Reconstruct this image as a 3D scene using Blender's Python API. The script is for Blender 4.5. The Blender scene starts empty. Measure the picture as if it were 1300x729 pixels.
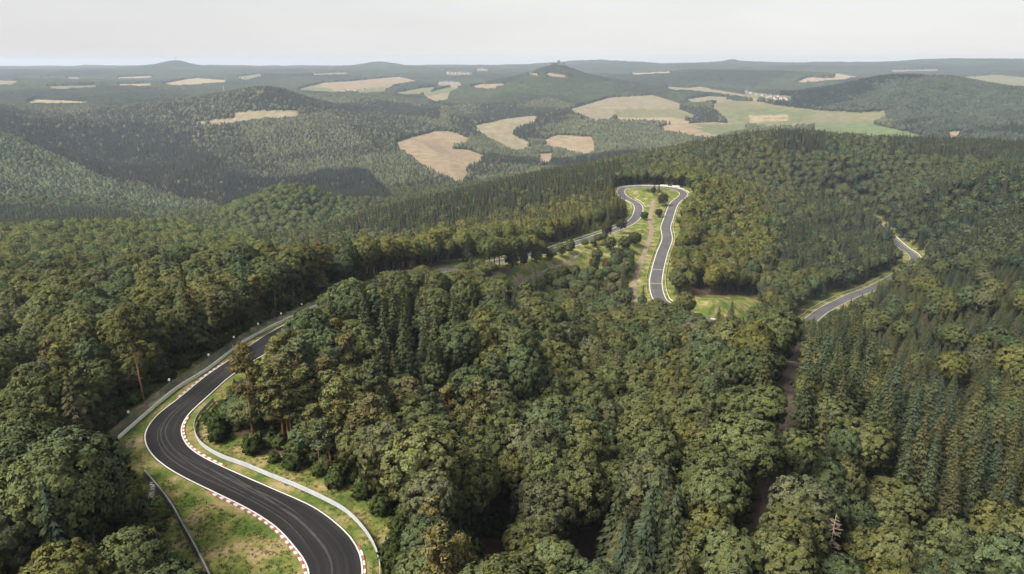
import bpy, math, numpy as np
from mathutils import Vector, Matrix

rng = np.random.default_rng(11)
SC = bpy.context.scene
COL = SC.collection
F, PITCH, CZ = 866.0, math.radians(18.2), 74.0      # focal length in photo pixels, camera pitch, camera height
CP, SP = math.cos(PITCH), math.sin(PITCH)

# ----------------------------------------------------------------------------- survey helpers
def ray(u, v):
    a = (u - 650.0) / F; b = -(v - 364.5) / F
    return np.array([a, CP + b * SP, -SP + b * CP])
def at_z(u, v, z):
    d = ray(u, v); t = (z - CZ) / d[2]
    return np.array([d[0] * t, d[1] * t, z])
def at_d(u, v, D):
    d = ray(u, v); t = D / math.hypot(d[0], d[1])
    return np.array([d[0] * t, d[1] * t, CZ + d[2] * t])
def project(x, y, z):
    dz = z - CZ
    dep = y * CP - dz * SP
    up = y * SP + dz * CP
    dep = np.where(np.abs(dep) < 1e-3, 1e-3, dep)
    u = 650 + F * x / dep; v = 364.5 - F * up / dep
    return np.where(dep > 1, u, -9999.0), np.where(dep > 1, v, -9999.0), dep
def in_poly(u, v, poly):
    p = np.asarray(poly, float); inside = np.zeros(np.shape(u), bool)
    x0, y0 = p[:, 0], p[:, 1]; x1, y1 = np.roll(x0, -1), np.roll(y0, -1)
    for a, b, c, d in zip(x0, y0, x1, y1):
        if b == d: continue
        inside ^= ((b > v) != (d > v)) & (u < (c - a) * (v - b) / (d - b) + a)
    return inside
def _hash(ix, iy, seed):
    h = (ix.astype(np.int64) * 374761393 + iy.astype(np.int64) * 668265263 + seed * 974634777) & 0x7fffffff
    h = ((h ^ (h >> 13)) * 1274126177) & 0x7fffffff
    return ((h ^ (h >> 16)) & 0xffff) / 65535.0
def vnoise(x, y, seed=0):
    x = np.asarray(x, float); y = np.asarray(y, float)
    ix, iy = np.floor(x), np.floor(y); fx, fy = x - ix, y - iy
    fx = fx * fx * (3 - 2 * fx); fy = fy * fy * (3 - 2 * fy)
    a, b = _hash(ix, iy, seed), _hash(ix + 1, iy, seed); c, d = _hash(ix, iy + 1, seed), _hash(ix + 1, iy + 1, seed)
    return (a + (b - a) * fx) * (1 - fy) + (c + (d - c) * fx) * fy
def fbm(x, y, octv=4, seed=0):
    s = 0; a = 0.5; t = 0
    for k in range(octv):
        s = s + a * vnoise(x, y, seed + k * 17); t += a; a *= 0.5; x = x * 2.03 + 11.3; y = y * 2.03 - 7.1
    return s / t
def catmull(P, step):
    P = np.asarray(P, float); out = []
    Q = np.vstack([2 * P[0] - P[1], P, 2 * P[-1] - P[-2]])
    for i in range(1, len(Q) - 2):
        p0, p1, p2, p3 = Q[i - 1:i + 3]
        n = max(2, int(np.linalg.norm(p2[:3] - p1[:3]) / step))
        for t in np.arange(n) / n:
            out.append(0.5 * (2 * p1 + (p2 - p0) * t + (2 * p0 - 5 * p1 + 4 * p2 - p3) * t * t + (3 * p1 - p0 - 3 * p2 + p3) * t ** 3))
    out.append(P[-1]); return np.array(out)
def smooth(a, k, it=1):
    a = a.copy()
    for _ in range(it):
        p = np.concatenate([np.repeat(a[:1], k, 0), a, np.repeat(a[-1:], k, 0)])
        c = np.cumsum(np.concatenate([np.zeros_like(p[:1]), p]), 0)
        a = (c[2 * k + 1:] - c[:-2 * k - 1]) / (2 * k + 1)
    return a
def normals2d(P):
    t = np.gradient(P[:, :2], axis=0); t /= np.linalg.norm(t, axis=1, keepdims=True) + 1e-9
    return np.stack([-t[:, 1], t[:, 0]], 1)       # to the left of travel

# ----------------------------------------------------------------------------- the race track's line
PAIR = [((380, 880), (455, 880)), ((387, 800), (461, 800)), ((391, 729), (461, 729)), ((382, 708.5), (459, 705)), ((366.5, 688), (452, 686)),
        ((342, 663.5), (434, 669)), ((308, 643), (404, 646)), ((266, 622), (357, 624.5)), ((230, 604), (310, 604.5)),
        ((205, 588.5), (275, 589)), ((189, 573), (250, 575.5)), ((182, 556), (236, 562)), ((187, 540), (231.5, 545)),
        ((203, 523), (239, 528)), ((231.5, 502.5), (257.5, 508)), ((257, 480), (278, 490)), ((284, 460), (303, 469))]
LEFT = [(314, 439.6, -1.5), (340, 423, -3.5), (365, 410, -6), (400, 391, -9.5), (440, 373, -16), (493, 353, -29), (545, 344, -39),
        (600, 335, -48), (650, 326, -54.5), (689, 319, -59), (713, 312, -62), (750, 300, -66), (775, 291, -68.5), (790, 285, -69.5),
        (800, 278, -69.5), (803.6, 272, -69), (805.5, 264, -68), (802.6, 258.4, -67), (797, 255, -66.5), (790, 251.5, -66), (784.5, 247, -65.5),
        (783.5, 242, -65), (788, 238.6, -64.5), (799, 237, -64), (812, 236.5, -64), (826.6, 236.5, -64), (847, 237.6, -64.5), (862, 240, -65), (870.5, 243.5, -65.5),
        (872.7, 246.8, -66), (870.5, 250.5, -66.3), (862, 257.8, -67), (858, 266, -68), (854.5, 277.6, -69.2), (851.2, 289, -70), (853.4, 304, -71),
        (847.5, 322, -72), (843, 340, -73), (840.4, 358, -74), (843, 373.7, -75), (850, 383.5, -76)]
CENT = [(866, 394, -77.5), (884, 403, -78.5), (905, 408.5, -79.5), (935, 412, -82), (965, 415, -87), (1000, 416, -94), (1026, 408, -99), (1042, 396, -101),
        (1060, 386, -103), (1082, 375.5, -105.5), (1105, 367, -108), (1130, 354, -111.5), (1152, 341, -114.5), (1161, 331, -116.5), (1158, 323, -118),
        (1145, 314, -119.5), (1130, 300, -120.5), (1112, 281, -121), (1100, 272, -121.5), (1080, 266, -122), (1055, 262, -122)]
Wd = 8.6
pl = [at_z(*l, 0.0) for l, r in PAIR]; pr = [at_z(*r, 0.0) for l, r in PAIR]
lw = np.array([at_z(*q) for q in LEFT]); ln = normals2d(lw)
cw = np.array([at_z(*q) for q in CENT]); cn = normals2d(cw)
L3 = np.vstack([pl, lw, np.c_[cw[:, :2] + cn * Wd / 2, cw[:, 2]]])
R3 = np.vstack([pr, np.c_[lw[:, :2] - ln * Wd, lw[:, 2]], np.c_[cw[:, :2] - cn * Wd / 2, cw[:, 2]]])
mid = catmull((L3 + R3) / 2, 2.0)
mid = smooth(mid, 1, 1)
_dl, _dr = catmull(L3, .7), catmull(R3, .7)
seg = np.r_[0, np.cumsum(np.linalg.norm(np.diff(mid[:, :2], axis=0), axis=1))]
S = np.arange(0, seg[-1], 1.5)
TR = np.stack([np.interp(S, seg, mid[:, k]) for k in range(3)], 1)
for _ in range(2):                                   # centre the line between its two measured edges
    li = ((TR[:, None, :2] - _dl[None, :, :2]) ** 2).sum(2).argmin(1); ri = ((TR[:, None, :2] - _dr[None, :, :2]) ** 2).sum(2).argmin(1)
    TR[:, :2] = smooth((_dl[li, :2] + _dr[ri, :2]) / 2, 1, 1)
TR[:, 2] = smooth(TR[:, 2:3], 6, 2)[:, 0]
TN = smooth(normals2d(TR), 1, 2); TN /= np.linalg.norm(TN, axis=1, keepdims=True)
TW = smooth(np.clip(np.linalg.norm(_dl[li, :2] - _dr[ri, :2], axis=1) / 2, 3.2, 5.0)[:, None], 3, 2)[:, 0]
hw = Wd / 2
def eo(o, k):
    """an offset measured from a road of nominal width, moved to the road's own edge"""
    return np.full(np.shape(k), o, float) if abs(o) < 1 else np.sign(o) * (abs(o) - hw + TW[k])
def track_s(u, v, z=0.0):
    p = at_z(u, v, z); return S[np.argmin(np.hypot(TR[:, 0] - p[0], TR[:, 1] - p[1]))]
def near_s(p):
    return S[np.argmin(np.hypot(TR[:, 0] - p[0], TR[:, 1] - p[1]))]
def s_at(s): return int(np.clip(round(s / 1.5), 0, len(S) - 1))

# ----------------------------------------------------------------------------- terrain control points
CTRL = []       # x, y, z of the ground
def gz(u, v, z, H=0.0):
    H += 1 if H > 12 else 0
    p = at_z(u, v, z + H); CTRL.append((p[0], p[1], z))
def gd(u, v, D, H=17.0):
    if H > 12 and D < 1500: H += 1
    p = at_d(u, v, D); CTRL.append((p[0], p[1], p[2] - H))
for x, y, z in ((0, 0, 6), (-60, 20, 4), (60, 20, -12), (-25, 50, 1), (25, 50, -4), (-120, 60, 3), (120, 60, -32), (0, -60, 12), (-100, -40, 10), (100, -40, -5)): CTRL.append((x, y, z))
for i in range(0, len(S), 20): CTRL.append(tuple(TR[i] - np.array([0, 0, 0.1])))
for i in range(s_at(track_s(276, 478)), s_at(track_s(600, 335, -48)), 14):
    for o, dz in ((-32, 9), (-55, 15)): CTRL.append((TR[i, 0] + TN[i, 0] * o, TR[i, 1] + TN[i, 1] * o, TR[i, 2] - dz))
# near wood in the middle
gd(640, 600, 95, 21); gd(560, 552, 124, 19); gd(700, 545, 128, 19); gd(560, 515, 160, 18); gd(700, 505, 165, 18); gd(560, 450, 210, 19); gd(480, 408, 236, 21); gd(600, 420, 252, 19)
gd(700, 440, 230, 18); gd(700, 400, 330, 18); gd(800, 398, 335, 18); gd(800, 650, 104, 19); gd(850, 500, 180, 18); gd(900, 430, 270, 18); gd(800, 455, 220, 18); gd(960, 412, 335, 17); gd(900, 560, 145, 18)
gd(580, 380, 330, 18); gd(640, 362, 430, 0); gd(725, 331, 490, 0); gd(760, 350, 450, 14); gd(700, 375, 400, 15)
# earth track
ETP = [(940, 860, 88), (955, 760, 106), (962, 720, 115), (972, 650, 137), (976, 640, 140), (984, 590, 158), (993, 540, 182), (1001, 500, 208), (1007, 460, 250), (1012, 430, 310)]
for q in ETP: gd(*q, 0)
# right side
gd(1060, 650, 150, 17); gd(1180, 618, 190, 0); gd(1130, 480, 240, 22); gd(1250, 620, 175, 17); gd(1200, 450, 330, 13); gd(1250, 380, 430, 14); gd(1100, 405, 410, 15); gd(1285, 330, 560, 15)
gd(1300, 720, 140, 16); gd(1130, 640, 168, 14); gd(1400, 480, 300, 15); gd(1400, 350, 540, 15); gd(1200, 340, 590, 14); gd(1060, 440, 330, 18)
# meadow, wood behind it
gd(900, 400, 402, 0); gd(940, 381, 440, 0); gd(960, 400, 425, 0); gd(875, 380, 430, 0); gd(900, 345, 455, 18); gd(1000, 370, 480, 17); gd(930, 300, 610, 18); gd(960, 250, 850, 18)
gd(1000, 165, 1300, 18); gd(940, 171, 1220, 18); gd(1100, 172, 1350, 18); gd(1200, 180, 1400, 18); gd(1300, 185, 1450, 18); gd(1400, 190, 1450, 18)
gd(890, 262, 700, 17); gd(880, 214, 840, 18); gd(840, 216, 850, 18); gd(850, 192, 1100, 18); gd(790, 203, 1000, 18); gd(700, 221, 960, 20); gd(760, 209, 990, 20); gd(640, 230, 940, 21); gd(560, 247, 900, 21); gd(480, 268, 880, 18); gd(400, 292, 850, 16)
gd(740, 262, 700, 18); gd(640, 290, 560, 17); gd(560, 305, 480, 17); gd(460, 318, 400, 17); gd(680, 262, 780, 20); gd(560, 285, 720, 20); gd(470, 305, 640, 18)
gd(1080, 215, 1100, 18); gd(1060, 268, 930, 15); gd(1180, 238, 900, 18); gd(1300, 210, 900, 18); gd(1250, 290, 700, 17); gd(1140, 250, 1000, 17); gd(1040, 330, 620, 17); gd(1060, 300, 720, 17); gd(1400, 215, 900, 17); gd(1400, 280, 700, 15)
# hidden hollow behind the near ridges
for u in (760, 900, 1050, 1200, 1350): gd(u, 225, 1750, 0)
# left wood
for u, v, z, H in ((100, 650, 0, 17), (30, 700, 0, 17), (50, 560, 0, 17), (110, 490, -1, 18), (20, 480, -3, 17), (110, 400, -10, 18), (250, 372, -7, 19), (345, 342, -11, 20), (20, 400, -16, 17), (200, 350, -18, 18),
                   (-120, 600, 2, 17), (-120, 450, -6, 17)): gz(u, v, z, H)
gd(330, 313, 350, 17); gd(200, 326, 400, 17); gd(60, 338, 420, 17); gd(400, 318, 345, 17); gd(-100, 345, 420, 17)
gd(100, 318, 720, 16); gd(170, 279, 960, 15); gd(0, 291, 900, 15); gd(300, 296, 930, 15); gd(240, 281, 960, 15); gd(80, 284, 940, 15); gd(-120, 296, 900, 15); gd(330, 312, 620, 15); gd(200, 320, 640, 15)
gd(360, 241, 1160, 15); gd(330, 247, 1150, 15); gd(395, 246, 1150, 15); gd(290, 268, 1150, 15); gd(435, 262, 1150, 15); gd(340, 300, 1020, 15); gd(400, 294, 960, 15); gd(365, 262, 1090, 15); gd(320, 278, 1090, 15); gd(410, 275, 1090, 15)
gd(0, 166, 2000, 17); gd(60, 190, 1900, 17); gd(130, 222, 1760, 17); gd(200, 249, 1600, 17); gd(262, 268, 1460, 17); gd(275, 280, 1380, 0); gd(100, 272, 1320, 16); gd(0, 282, 1270, 16); gd(60, 235, 1620, 17); gd(140, 252, 1520, 17); gd(-120, 160, 2050, 17); gd(-120, 230, 1600, 17)
gd(300, 262, 1560, 0); gd(480, 262, 1350, 0); gd(430, 250, 1500, 5); gd(590, 232, 1750, 0); gd(620, 222, 1850, 0)
gd(150, 200, 2200, 0); gd(60, 172, 2350, 0)
gd(340, 114, 2950, 17); gd(420, 124, 2900, 17); gd(200, 141, 2900, 17); gd(0, 137, 3200, 17); gd(100, 140, 3050, 17); gd(330, 182, 2250, 17); gd(300, 230, 1850, 17); gd(450, 222, 1720, 17); gd(440, 172, 2250, 17); gd(525, 182, 2150, 15); gd(560, 214, 1780, 15)
gd(380, 205, 1950, 17); gd(400, 160, 2350, 17); gd(260, 160, 2600, 17); gd(220, 205, 2100, 17); gd(500, 150, 2650, 17); gd(-120, 140, 3200, 17); gd(340, 122, 3500, 0); gd(150, 140, 3500, 0)
# far country
PROF = ((210, 1950), (190, 2160), (170, 2450), (155, 2780), (140, 3200), (128, 3750), (117, 4400), (107, 5200), (99, 6300))
for u in range(-250, 1560, 120):
    for v, D in PROF:
        if u < 560 and D < 3800: continue
        if u > 1000 and D < 4300: continue
        gd(u + (rng.random() - .5) * 30, v + (rng.random() - .5) * 3, D * (1 + (rng.random() - .5) * .06), 12)
SKY = ((-250, 88), (0, 88), (60, 88), (110, 88), (160, 86), (195, 83.5), (224, 80), (255, 83.5), (300, 85.5), (350, 86.5), (400, 86), (440, 84.5), (480, 83), (520, 84), (560, 85.5), (610, 84), (660, 81.5), (760, 78), (800, 79.5), (860, 81), (900, 79.5), (928, 77), (955, 79), (1000, 79), (1100, 79.5), (1160, 78.5), (1220, 77.5), (1300, 76.5), (1400, 76), (1560, 77))
for u, v in SKY: gd(u, v + 1.2, 9000 if u < 640 else 9800, 12)
for u in range(-250, 1560, 150): gd(u, 90.5 if u < 640 else 86, 7600 if u < 640 else 8300, 12); gd(u, 84.5, 13000, 12)
for q in ((709, 83.5, 4800), (690, 87, 4800), (728, 87, 4800), (672, 92, 4800), (748, 93, 4800), (640, 97, 4800), (790, 98, 4800), (709, 102, 4350), (709, 101, 5600),
          (1130, 99, 3600), (1060, 108, 3600), (1000, 119, 3550), (1196, 102, 3650), (1265, 111, 3600), (1320, 118, 3600), (1130, 140, 2900), (1250, 150, 2650), (1200, 174, 2250), (1040, 152, 2900), (1080, 172, 2350), (1330, 170, 2300),
          (1130, 118, 4700), (1265, 111, 4500),
          (880, 88, 5700), (925, 88, 5600), (1000, 89.5, 5600), (1060, 91, 5600), (830, 92, 5700), (900, 110, 4600), (980, 112, 4600), (950, 93, 6800)): gd(*q, 13)
CTRL = np.array(CTRL)

PEAKS = [(224, 9000, .013, .06, 36), (205, 9000, .05, .08, 22), (706, 4800, .036, .07, 17), (365, 1150, .045, .07, 10), (709, 4800, .017, .05, 8), (340, 2950, .05, .09, 16), (928, 9800, .010, .05, 24), (760, 9800, .05, .06, 16), (480, 9200, .03, .06, 40), (1300, 9800, .10, .08, 22), (1165, 9900, .05, .06, 12), (560, 9400, .03, .05, -20), (1040, 9900, .03, .05, 10)]
def laz(x, y):
    D = np.maximum(np.hypot(x, y), 14.0)
    return np.arctan2(x, y), np.log(D), D
_ca, _cl, _ = laz(CTRL[:, 0], CTRL[:, 1])
_ok = np.abs(_ca) < 1.05
_CA, _CL, _CZ = _ca[_ok], _cl[_ok], CTRL[_ok, 2]
_K = np.sqrt((_CA[:, None] - _CA) ** 2 + (_CL[:, None] - _CL) ** 2 + 0.03 ** 2)
_scale = np.exp(_CL) / 300.0
_M = np.zeros((len(_CA) + 1,) * 2); _M[:-1, :-1] = -_K + np.diag(0.004 + 0 * _CA); _M[:-1, -1] = 1; _M[-1, :-1] = 1
_wt = np.linalg.solve(_M, np.r_[_CZ, 0])
def rbf(a, l):
    out = np.empty(a.size); af, lf = a.ravel(), l.ravel()
    for i in range(0, a.size, 40000):
        k = np.sqrt((af[i:i + 40000, None] - _CA) ** 2 + (lf[i:i + 40000, None] - _CL) ** 2 + 0.03 ** 2)
        out[i:i + 40000] = -k @ _wt[:-1] + _wt[-1]
    return out.reshape(a.shape)
def base_height(x, y):
    x = np.asarray(x, float); y = np.asarray(y, float)
    a, l, D = laz(x, y)
    lim = 0.95
    z = rbf(np.clip(a, -lim, lim), l)
    back = np.abs(a) > lim
    if back.any():
        w = (np.abs(a[back]) - lim) / (math.pi - lim)
        zm = 0.5 * (rbf(np.full(back.sum(), -lim), l[back]) + rbf(np.full(back.sum(), lim), l[back]))
        z[back] = z[back] * (1 - w) + zm * w
    far = np.clip((D - 500) / 900, 0, 1)
    z = z + far * (fbm(x / 420, y / 420, 3, 5) - .5) * np.clip(D / 90, 8, 42) + np.clip((D - 1350) / 500, 0, 1) * np.clip((4200 - D) / 800, 0, 1) * (np.abs(fbm(x / 520 + 3.1, y / 620, 2, 77) - .5) * -2 + .22) * 88 + np.clip((D - 40) / 200, 0, 1) * (fbm(x / 55, y / 55, 3, 9) - .5) * 3.0
    vf = np.clip((D - 2800) / 2500, 0, 1)
    z = z + vf * (fbm(x / 1500, y / 900, 3, 15) - .5) * 70 * np.where(D < 8000, 1, .55)
    for u, D0, wu, wl, hgt in PEAKS:
        z = z + hgt * np.exp(-((a - math.atan2(*at_d(u, 85, 1000.)[:2])) / wu) ** 2 - ((l - math.log(D0)) / wl) ** 2)
    return z
_TB = TR[::3]
def road_dist(x, y, line=None, step=20000):
    """distance to the track's centre line and the index of the nearest sample"""
    P = _TB if line is None else line
    x = np.asarray(x, np.float32).ravel(); y = np.asarray(y, np.float32).ravel()
    d = np.full(x.size, 1e9, np.float32); j = np.zeros(x.size, int)
    px, py = P[:, 0].astype(np.float32), P[:, 1].astype(np.float32)
    lo, hi = P[:, :2].min(0) - 70, P[:, :2].max(0) + 70
    near = np.nonzero((x > lo[0]) & (x < hi[0]) & (y > lo[1]) & (y < hi[1]))[0]
    for i in range(0, len(near), step):
        n = near[i:i + step]
        q = (x[n, None] - px) ** 2 + (y[n, None] - py) ** 2
        k = q.argmin(1); j[n] = k; d[n] = np.sqrt(q[np.arange(len(n)), k])
    return d, j
def seg_refine(x, y, P, j):
    """height and distance on the nearest two segments, so that the corridor follows the road smoothly"""
    best = np.full(len(x), 1e9); zz = np.zeros(len(x))
    for o in (-1, 0):
        a = np.clip(j + o, 0, len(P) - 2); A, B = P[a], P[a + 1]
        ab = B[:, :2] - A[:, :2]; L2 = (ab ** 2).sum(1) + 1e-9
        t = np.clip(((x - A[:, 0]) * ab[:, 0] + (y - A[:, 1]) * ab[:, 1]) / L2, 0, 1)
        qx, qy = A[:, 0] + ab[:, 0] * t, A[:, 1] + ab[:, 1] * t
        d = np.hypot(x - qx, y - qy); m = d < best
        best[m] = d[m]; zz[m] = (A[:, 2] + (B[:, 2] - A[:, 2]) * t)[m]
    return best, zz
def height(x, y, want=False):
    x = np.atleast_1d(np.asarray(x, float)); y = np.atleast_1d(np.asarray(y, float)); sh = x.shape
    z = base_height(x, y).ravel(); xf, yf = x.ravel(), y.ravel()
    d, j = road_dist(xf, yf)
    n = np.nonzero(d < 60)[0]
    if len(n):
        dd, rz = seg_refine(xf[n], yf[n], _TB, j[n]); d[n] = dd
        w = np.clip((30 - dd) / 18, 0, 1); w = w * w * (3 - 2 * w)
        rough = (fbm(xf[n] / 7, yf[n] / 7, 3, 31) - .5) * np.clip((dd - 7) / 6, 0, 1) * .8
        z[n] = z[n] * (1 - w) + (rz - 0.14 + rough) * w
    return (z.reshape(sh), d.reshape(sh)) if want else z.reshape(sh)
def hit(u, v, dmin=60, dmax=9000):
    """where the line of sight through a pixel meets the bare ground"""
    d = ray(u, v); h = math.hypot(d[0], d[1])
    D = np.exp(np.linspace(math.log(dmin), math.log(dmax), 500))
    x, y, z = d[0] / h * D, d[1] / h * D, CZ + d[2] / h * D
    g = z - height(x, y); k = np.nonzero(g < 0)[0]
    k = max(1, k[0] if len(k) else 499)
    t = g[k - 1] / (g[k - 1] - g[k] + 1e-9); Dk = D[k - 1] + (D[k] - D[k - 1]) * t
    x, y = d[0] / h * Dk, d[1] / h * Dk
    return np.array([x, y, float(height(x, y)[0])])

# ----------------------------------------------------------------------------- scene helpers
def tag(o, label=None, cat=None, group=None, kind=None):
    if label: o['label'] = label
    if cat: o['category'] = cat
    if group: o['group'] = group
    if kind: o['kind'] = kind
    return o
def mesh_from(name, V, faces, mats=(), midx=None, smooth_shade=False):
    """faces: an (n,k) array or a list of such arrays"""
    me = bpy.data.meshes.new(name)
    V = np.asarray(V, np.float32)
    fl = [np.asarray(f, np.int32) for f in (faces if isinstance(faces, list) else [faces]) if len(f)]
    loops = np.concatenate([f.ravel() for f in fl]) if fl else np.zeros(0, np.int32)
    tot = np.concatenate([np.full(len(f), f.shape[1], np.int32) for f in fl]) if fl else np.zeros(0, np.int32)
    start = np.r_[0, np.cumsum(tot)[:-1]].astype(np.int32) if len(tot) else tot
    me.vertices.add(len(V)); me.vertices.foreach_set('co', V.ravel())
    me.loops.add(len(loops)); me.loops.foreach_set('vertex_index', loops)
    me.polygons.add(len(tot)); me.polygons.foreach_set('loop_start', start)
    for m in mats: me.materials.append(m)
    if midx is not None: me.polygons.foreach_set('material_index', np.asarray(midx, np.int32))
    me.polygons.foreach_set('use_smooth', np.full(len(tot), smooth_shade))
    me.update(calc_edges=True); me.validate(clean_customdata=False)
    return me
def attr(me, name, typ, dom, data):
    a = me.attributes.new(name, typ, dom)
    a.data.foreach_set({'FLOAT': 'value', 'INT': 'value', 'FLOAT_VECTOR': 'vector', 'FLOAT_COLOR': 'color', 'BOOLEAN': 'value'}[typ], np.ascontiguousarray(data).ravel())
def link(name, me, parent=None, loc=(0, 0, 0), rz=0.0):
    o = bpy.data.objects.new(name, me); COL.objects.link(o); o.location = loc; o.rotation_euler = (0, 0, rz)
    if parent is not None: o.parent = parent
    return o
class MB:
    """collects boxes, tubes and strips into one mesh"""
    def __init__(s): s.v = []; s.q = []; s.t = []; s.mq = []; s.mt = []; s.n = 0
    def add(s, V, Q=(), T=(), m=0):
        V = np.asarray(V, float); s.v.append(V)
        if len(Q): s.q.append(np.asarray(Q, int) + s.n); s.mq += [m] * len(Q)
        if len(T): s.t.append(np.asarray(T, int) + s.n); s.mt += [m] * len(T)
        s.n += len(V); return s
    def box(s, c, size, rz=0.0, m=0, taper=1.0):
        sx, sy, sz = size; V = []
        for z, k in ((-.5, 1), (.5, taper)):
            for x, y in ((-.5, -.5), (.5, -.5), (.5, .5), (-.5, .5)): V.append((x * sx * k, y * sy * k, z * sz))
        V = np.array(V); ca, sa = math.cos(rz), math.sin(rz)
        V = np.c_[V[:, 0] * ca - V[:, 1] * sa, V[:, 0] * sa + V[:, 1] * ca, V[:, 2]] + np.asarray(c, float)
        return s.add(V, [(0, 3, 2, 1), (4, 5, 6, 7), (0, 1, 5, 4), (1, 2, 6, 5), (2, 3, 7, 6), (3, 0, 4, 7)], m=m)
    def tube(s, P, R, n=6, m=0, cap=True):
        P = np.asarray(P, float); R = np.broadcast_to(np.asarray(R, float), (len(P),))
        T = np.gradient(P, axis=0); T /= np.linalg.norm(T, axis=1, keepdims=True) + 1e-9
        ref = np.array([1., 0, 0]) if abs(T[0, 0]) < .8 else np.array([0, 1., 0])
        A = np.cross(T, ref); A /= np.linalg.norm(A, axis=1, keepdims=True) + 1e-9; B = np.cross(T, A)
        an = np.arange(n) * 2 * math.pi / n
        V = (P[:, None] + R[:, None, None] * (A[:, None] * np.cos(an)[:, None] + B[:, None] * np.sin(an)[:, None])).reshape(-1, 3)
        Q = [(i * n + k, i * n + (k + 1) % n, (i + 1) * n + (k + 1) % n, (i + 1) * n + k) for i in range(len(P) - 1) for k in range(n)]
        T3 = []
        if cap:
            e = (len(P) - 1) * n
            T3 = [(0, k + 1, k) for k in range(1, n - 1)] + [(e, e + k, e + k + 1) for k in range(1, n - 1)]
        return s.add(V, Q, T3, m)
    def sweep(s, P, prof, m=0, closed=True, N=None):
        """prof: list of (offset to the left, height)"""
        P = np.asarray(P, float); N = normals2d(P) if N is None else N; k = len(prof)
        V = np.concatenate([np.c_[P[:, :2] + N * a, P[:, 2] + b][:, None] for a, b in prof], 1).reshape(-1, 3)
        Q = []
        for i in range(len(P) - 1):
            for j in range(k if closed else k - 1):
                Q.append((i * k + j, (i + 1) * k + j, (i + 1) * k + (j + 1) % k, i * k + (j + 1) % k))
        if closed:
            e = (len(P) - 1) * k
            T3 = [(0, j, j + 1) for j in range(1, k - 1)] + [(e, e + j + 1, e + j) for j in range(1, k - 1)]
        else: T3 = []
        return s.add(V, Q, T3, m)
    def mesh(s, name, mats, smooth_shade=False):
        fs = []; mi = []
        if s.q: fs.append(np.vstack(s.q)); mi += s.mq
        if s.t: fs.append(np.vstack(s.t)); mi += s.mt
        return mesh_from(name, np.vstack(s.v), fs, mats, mi, smooth_shade)

# ----------------------------------------------------------------------------- materials
def new_mat(name):
    m = bpy.data.materials.new(name); m.use_nodes = True; nt = m.node_tree; nt.nodes.clear()
    out = nt.nodes.new('ShaderNodeOutputMaterial'); return m, nt, out
def N(nt, typ, **kw):
    n = nt.nodes.new(typ)
    for k, v in kw.items():
        if k.startswith('i_'):
            key = k[2:]; n.inputs[int(key) if key.isdigit() else key.replace('_', ' ')].default_value = v
        else: setattr(n, k, v)
    return n
def ramp(nt, fac, stops):
    r = N(nt, 'ShaderNodeValToRGB'); e = r.color_ramp.elements
    e[0].position, e[0].color = stops[0][0], (*stops[0][1], 1); e[1].position, e[1].color = stops[-1][0], (*stops[-1][1], 1)
    for p, c in stops[1:-1]:
        x = e.new(p); x.color = (*c, 1)
    nt.links.new(fac, r.inputs[0]); return r.outputs[0]
def mixc(nt, a, b, fac, typ='MIX'):
    m = N(nt, 'ShaderNodeMix', data_type='RGBA', blend_type=typ)
    for s, v in ((m.inputs[0], fac), (m.inputs[6], a), (m.inputs[7], b)):
        if hasattr(v, 'is_output'): nt.links.new(v, s)
        else: s.default_value = v if not isinstance(v, tuple) or len(v) == 4 else (*v, 1)
    return m.outputs[2]
def coords(nt): return N(nt, 'ShaderNodeNewGeometry').outputs['Position']
def noise(nt, vec, scale, detail=4, rough=.55, stretch=None):
    if stretch:
        mp = N(nt, 'ShaderNodeMapping'); mp.inputs['Scale'].default_value = stretch; nt.links.new(vec, mp.inputs[0]); vec = mp.outputs[0]
    n = N(nt, 'ShaderNodeTexNoise'); n.inputs['Scale'].default_value = scale; n.inputs['Detail'].default_value = detail; n.inputs['Roughness'].default_value = rough
    nt.links.new(vec, n.inputs['Vector']); return n.outputs['Fac']
def simple(name, colour, rough=.7, metal=0.0, var=.25, scale=.7, spec=.3):
    m, nt, out = new_mat(name); p = N(nt, 'ShaderNodeBsdfPrincipled'); p.inputs['Roughness'].default_value = rough; p.inputs['Metallic'].default_value = metal
    p.inputs['Specular IOR Level'].default_value = spec
    f = noise(nt, coords(nt), scale, 5)
    d = tuple(c * (1 - var) for c in colour); l = tuple(min(1, c * (1 + var)) for c in colour)
    nt.links.new(ramp(nt, f, [(.3, d), (.7, l)]), p.inputs['Base Color']); nt.links.new(p.outputs[0], out.inputs[0]); return m

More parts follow.
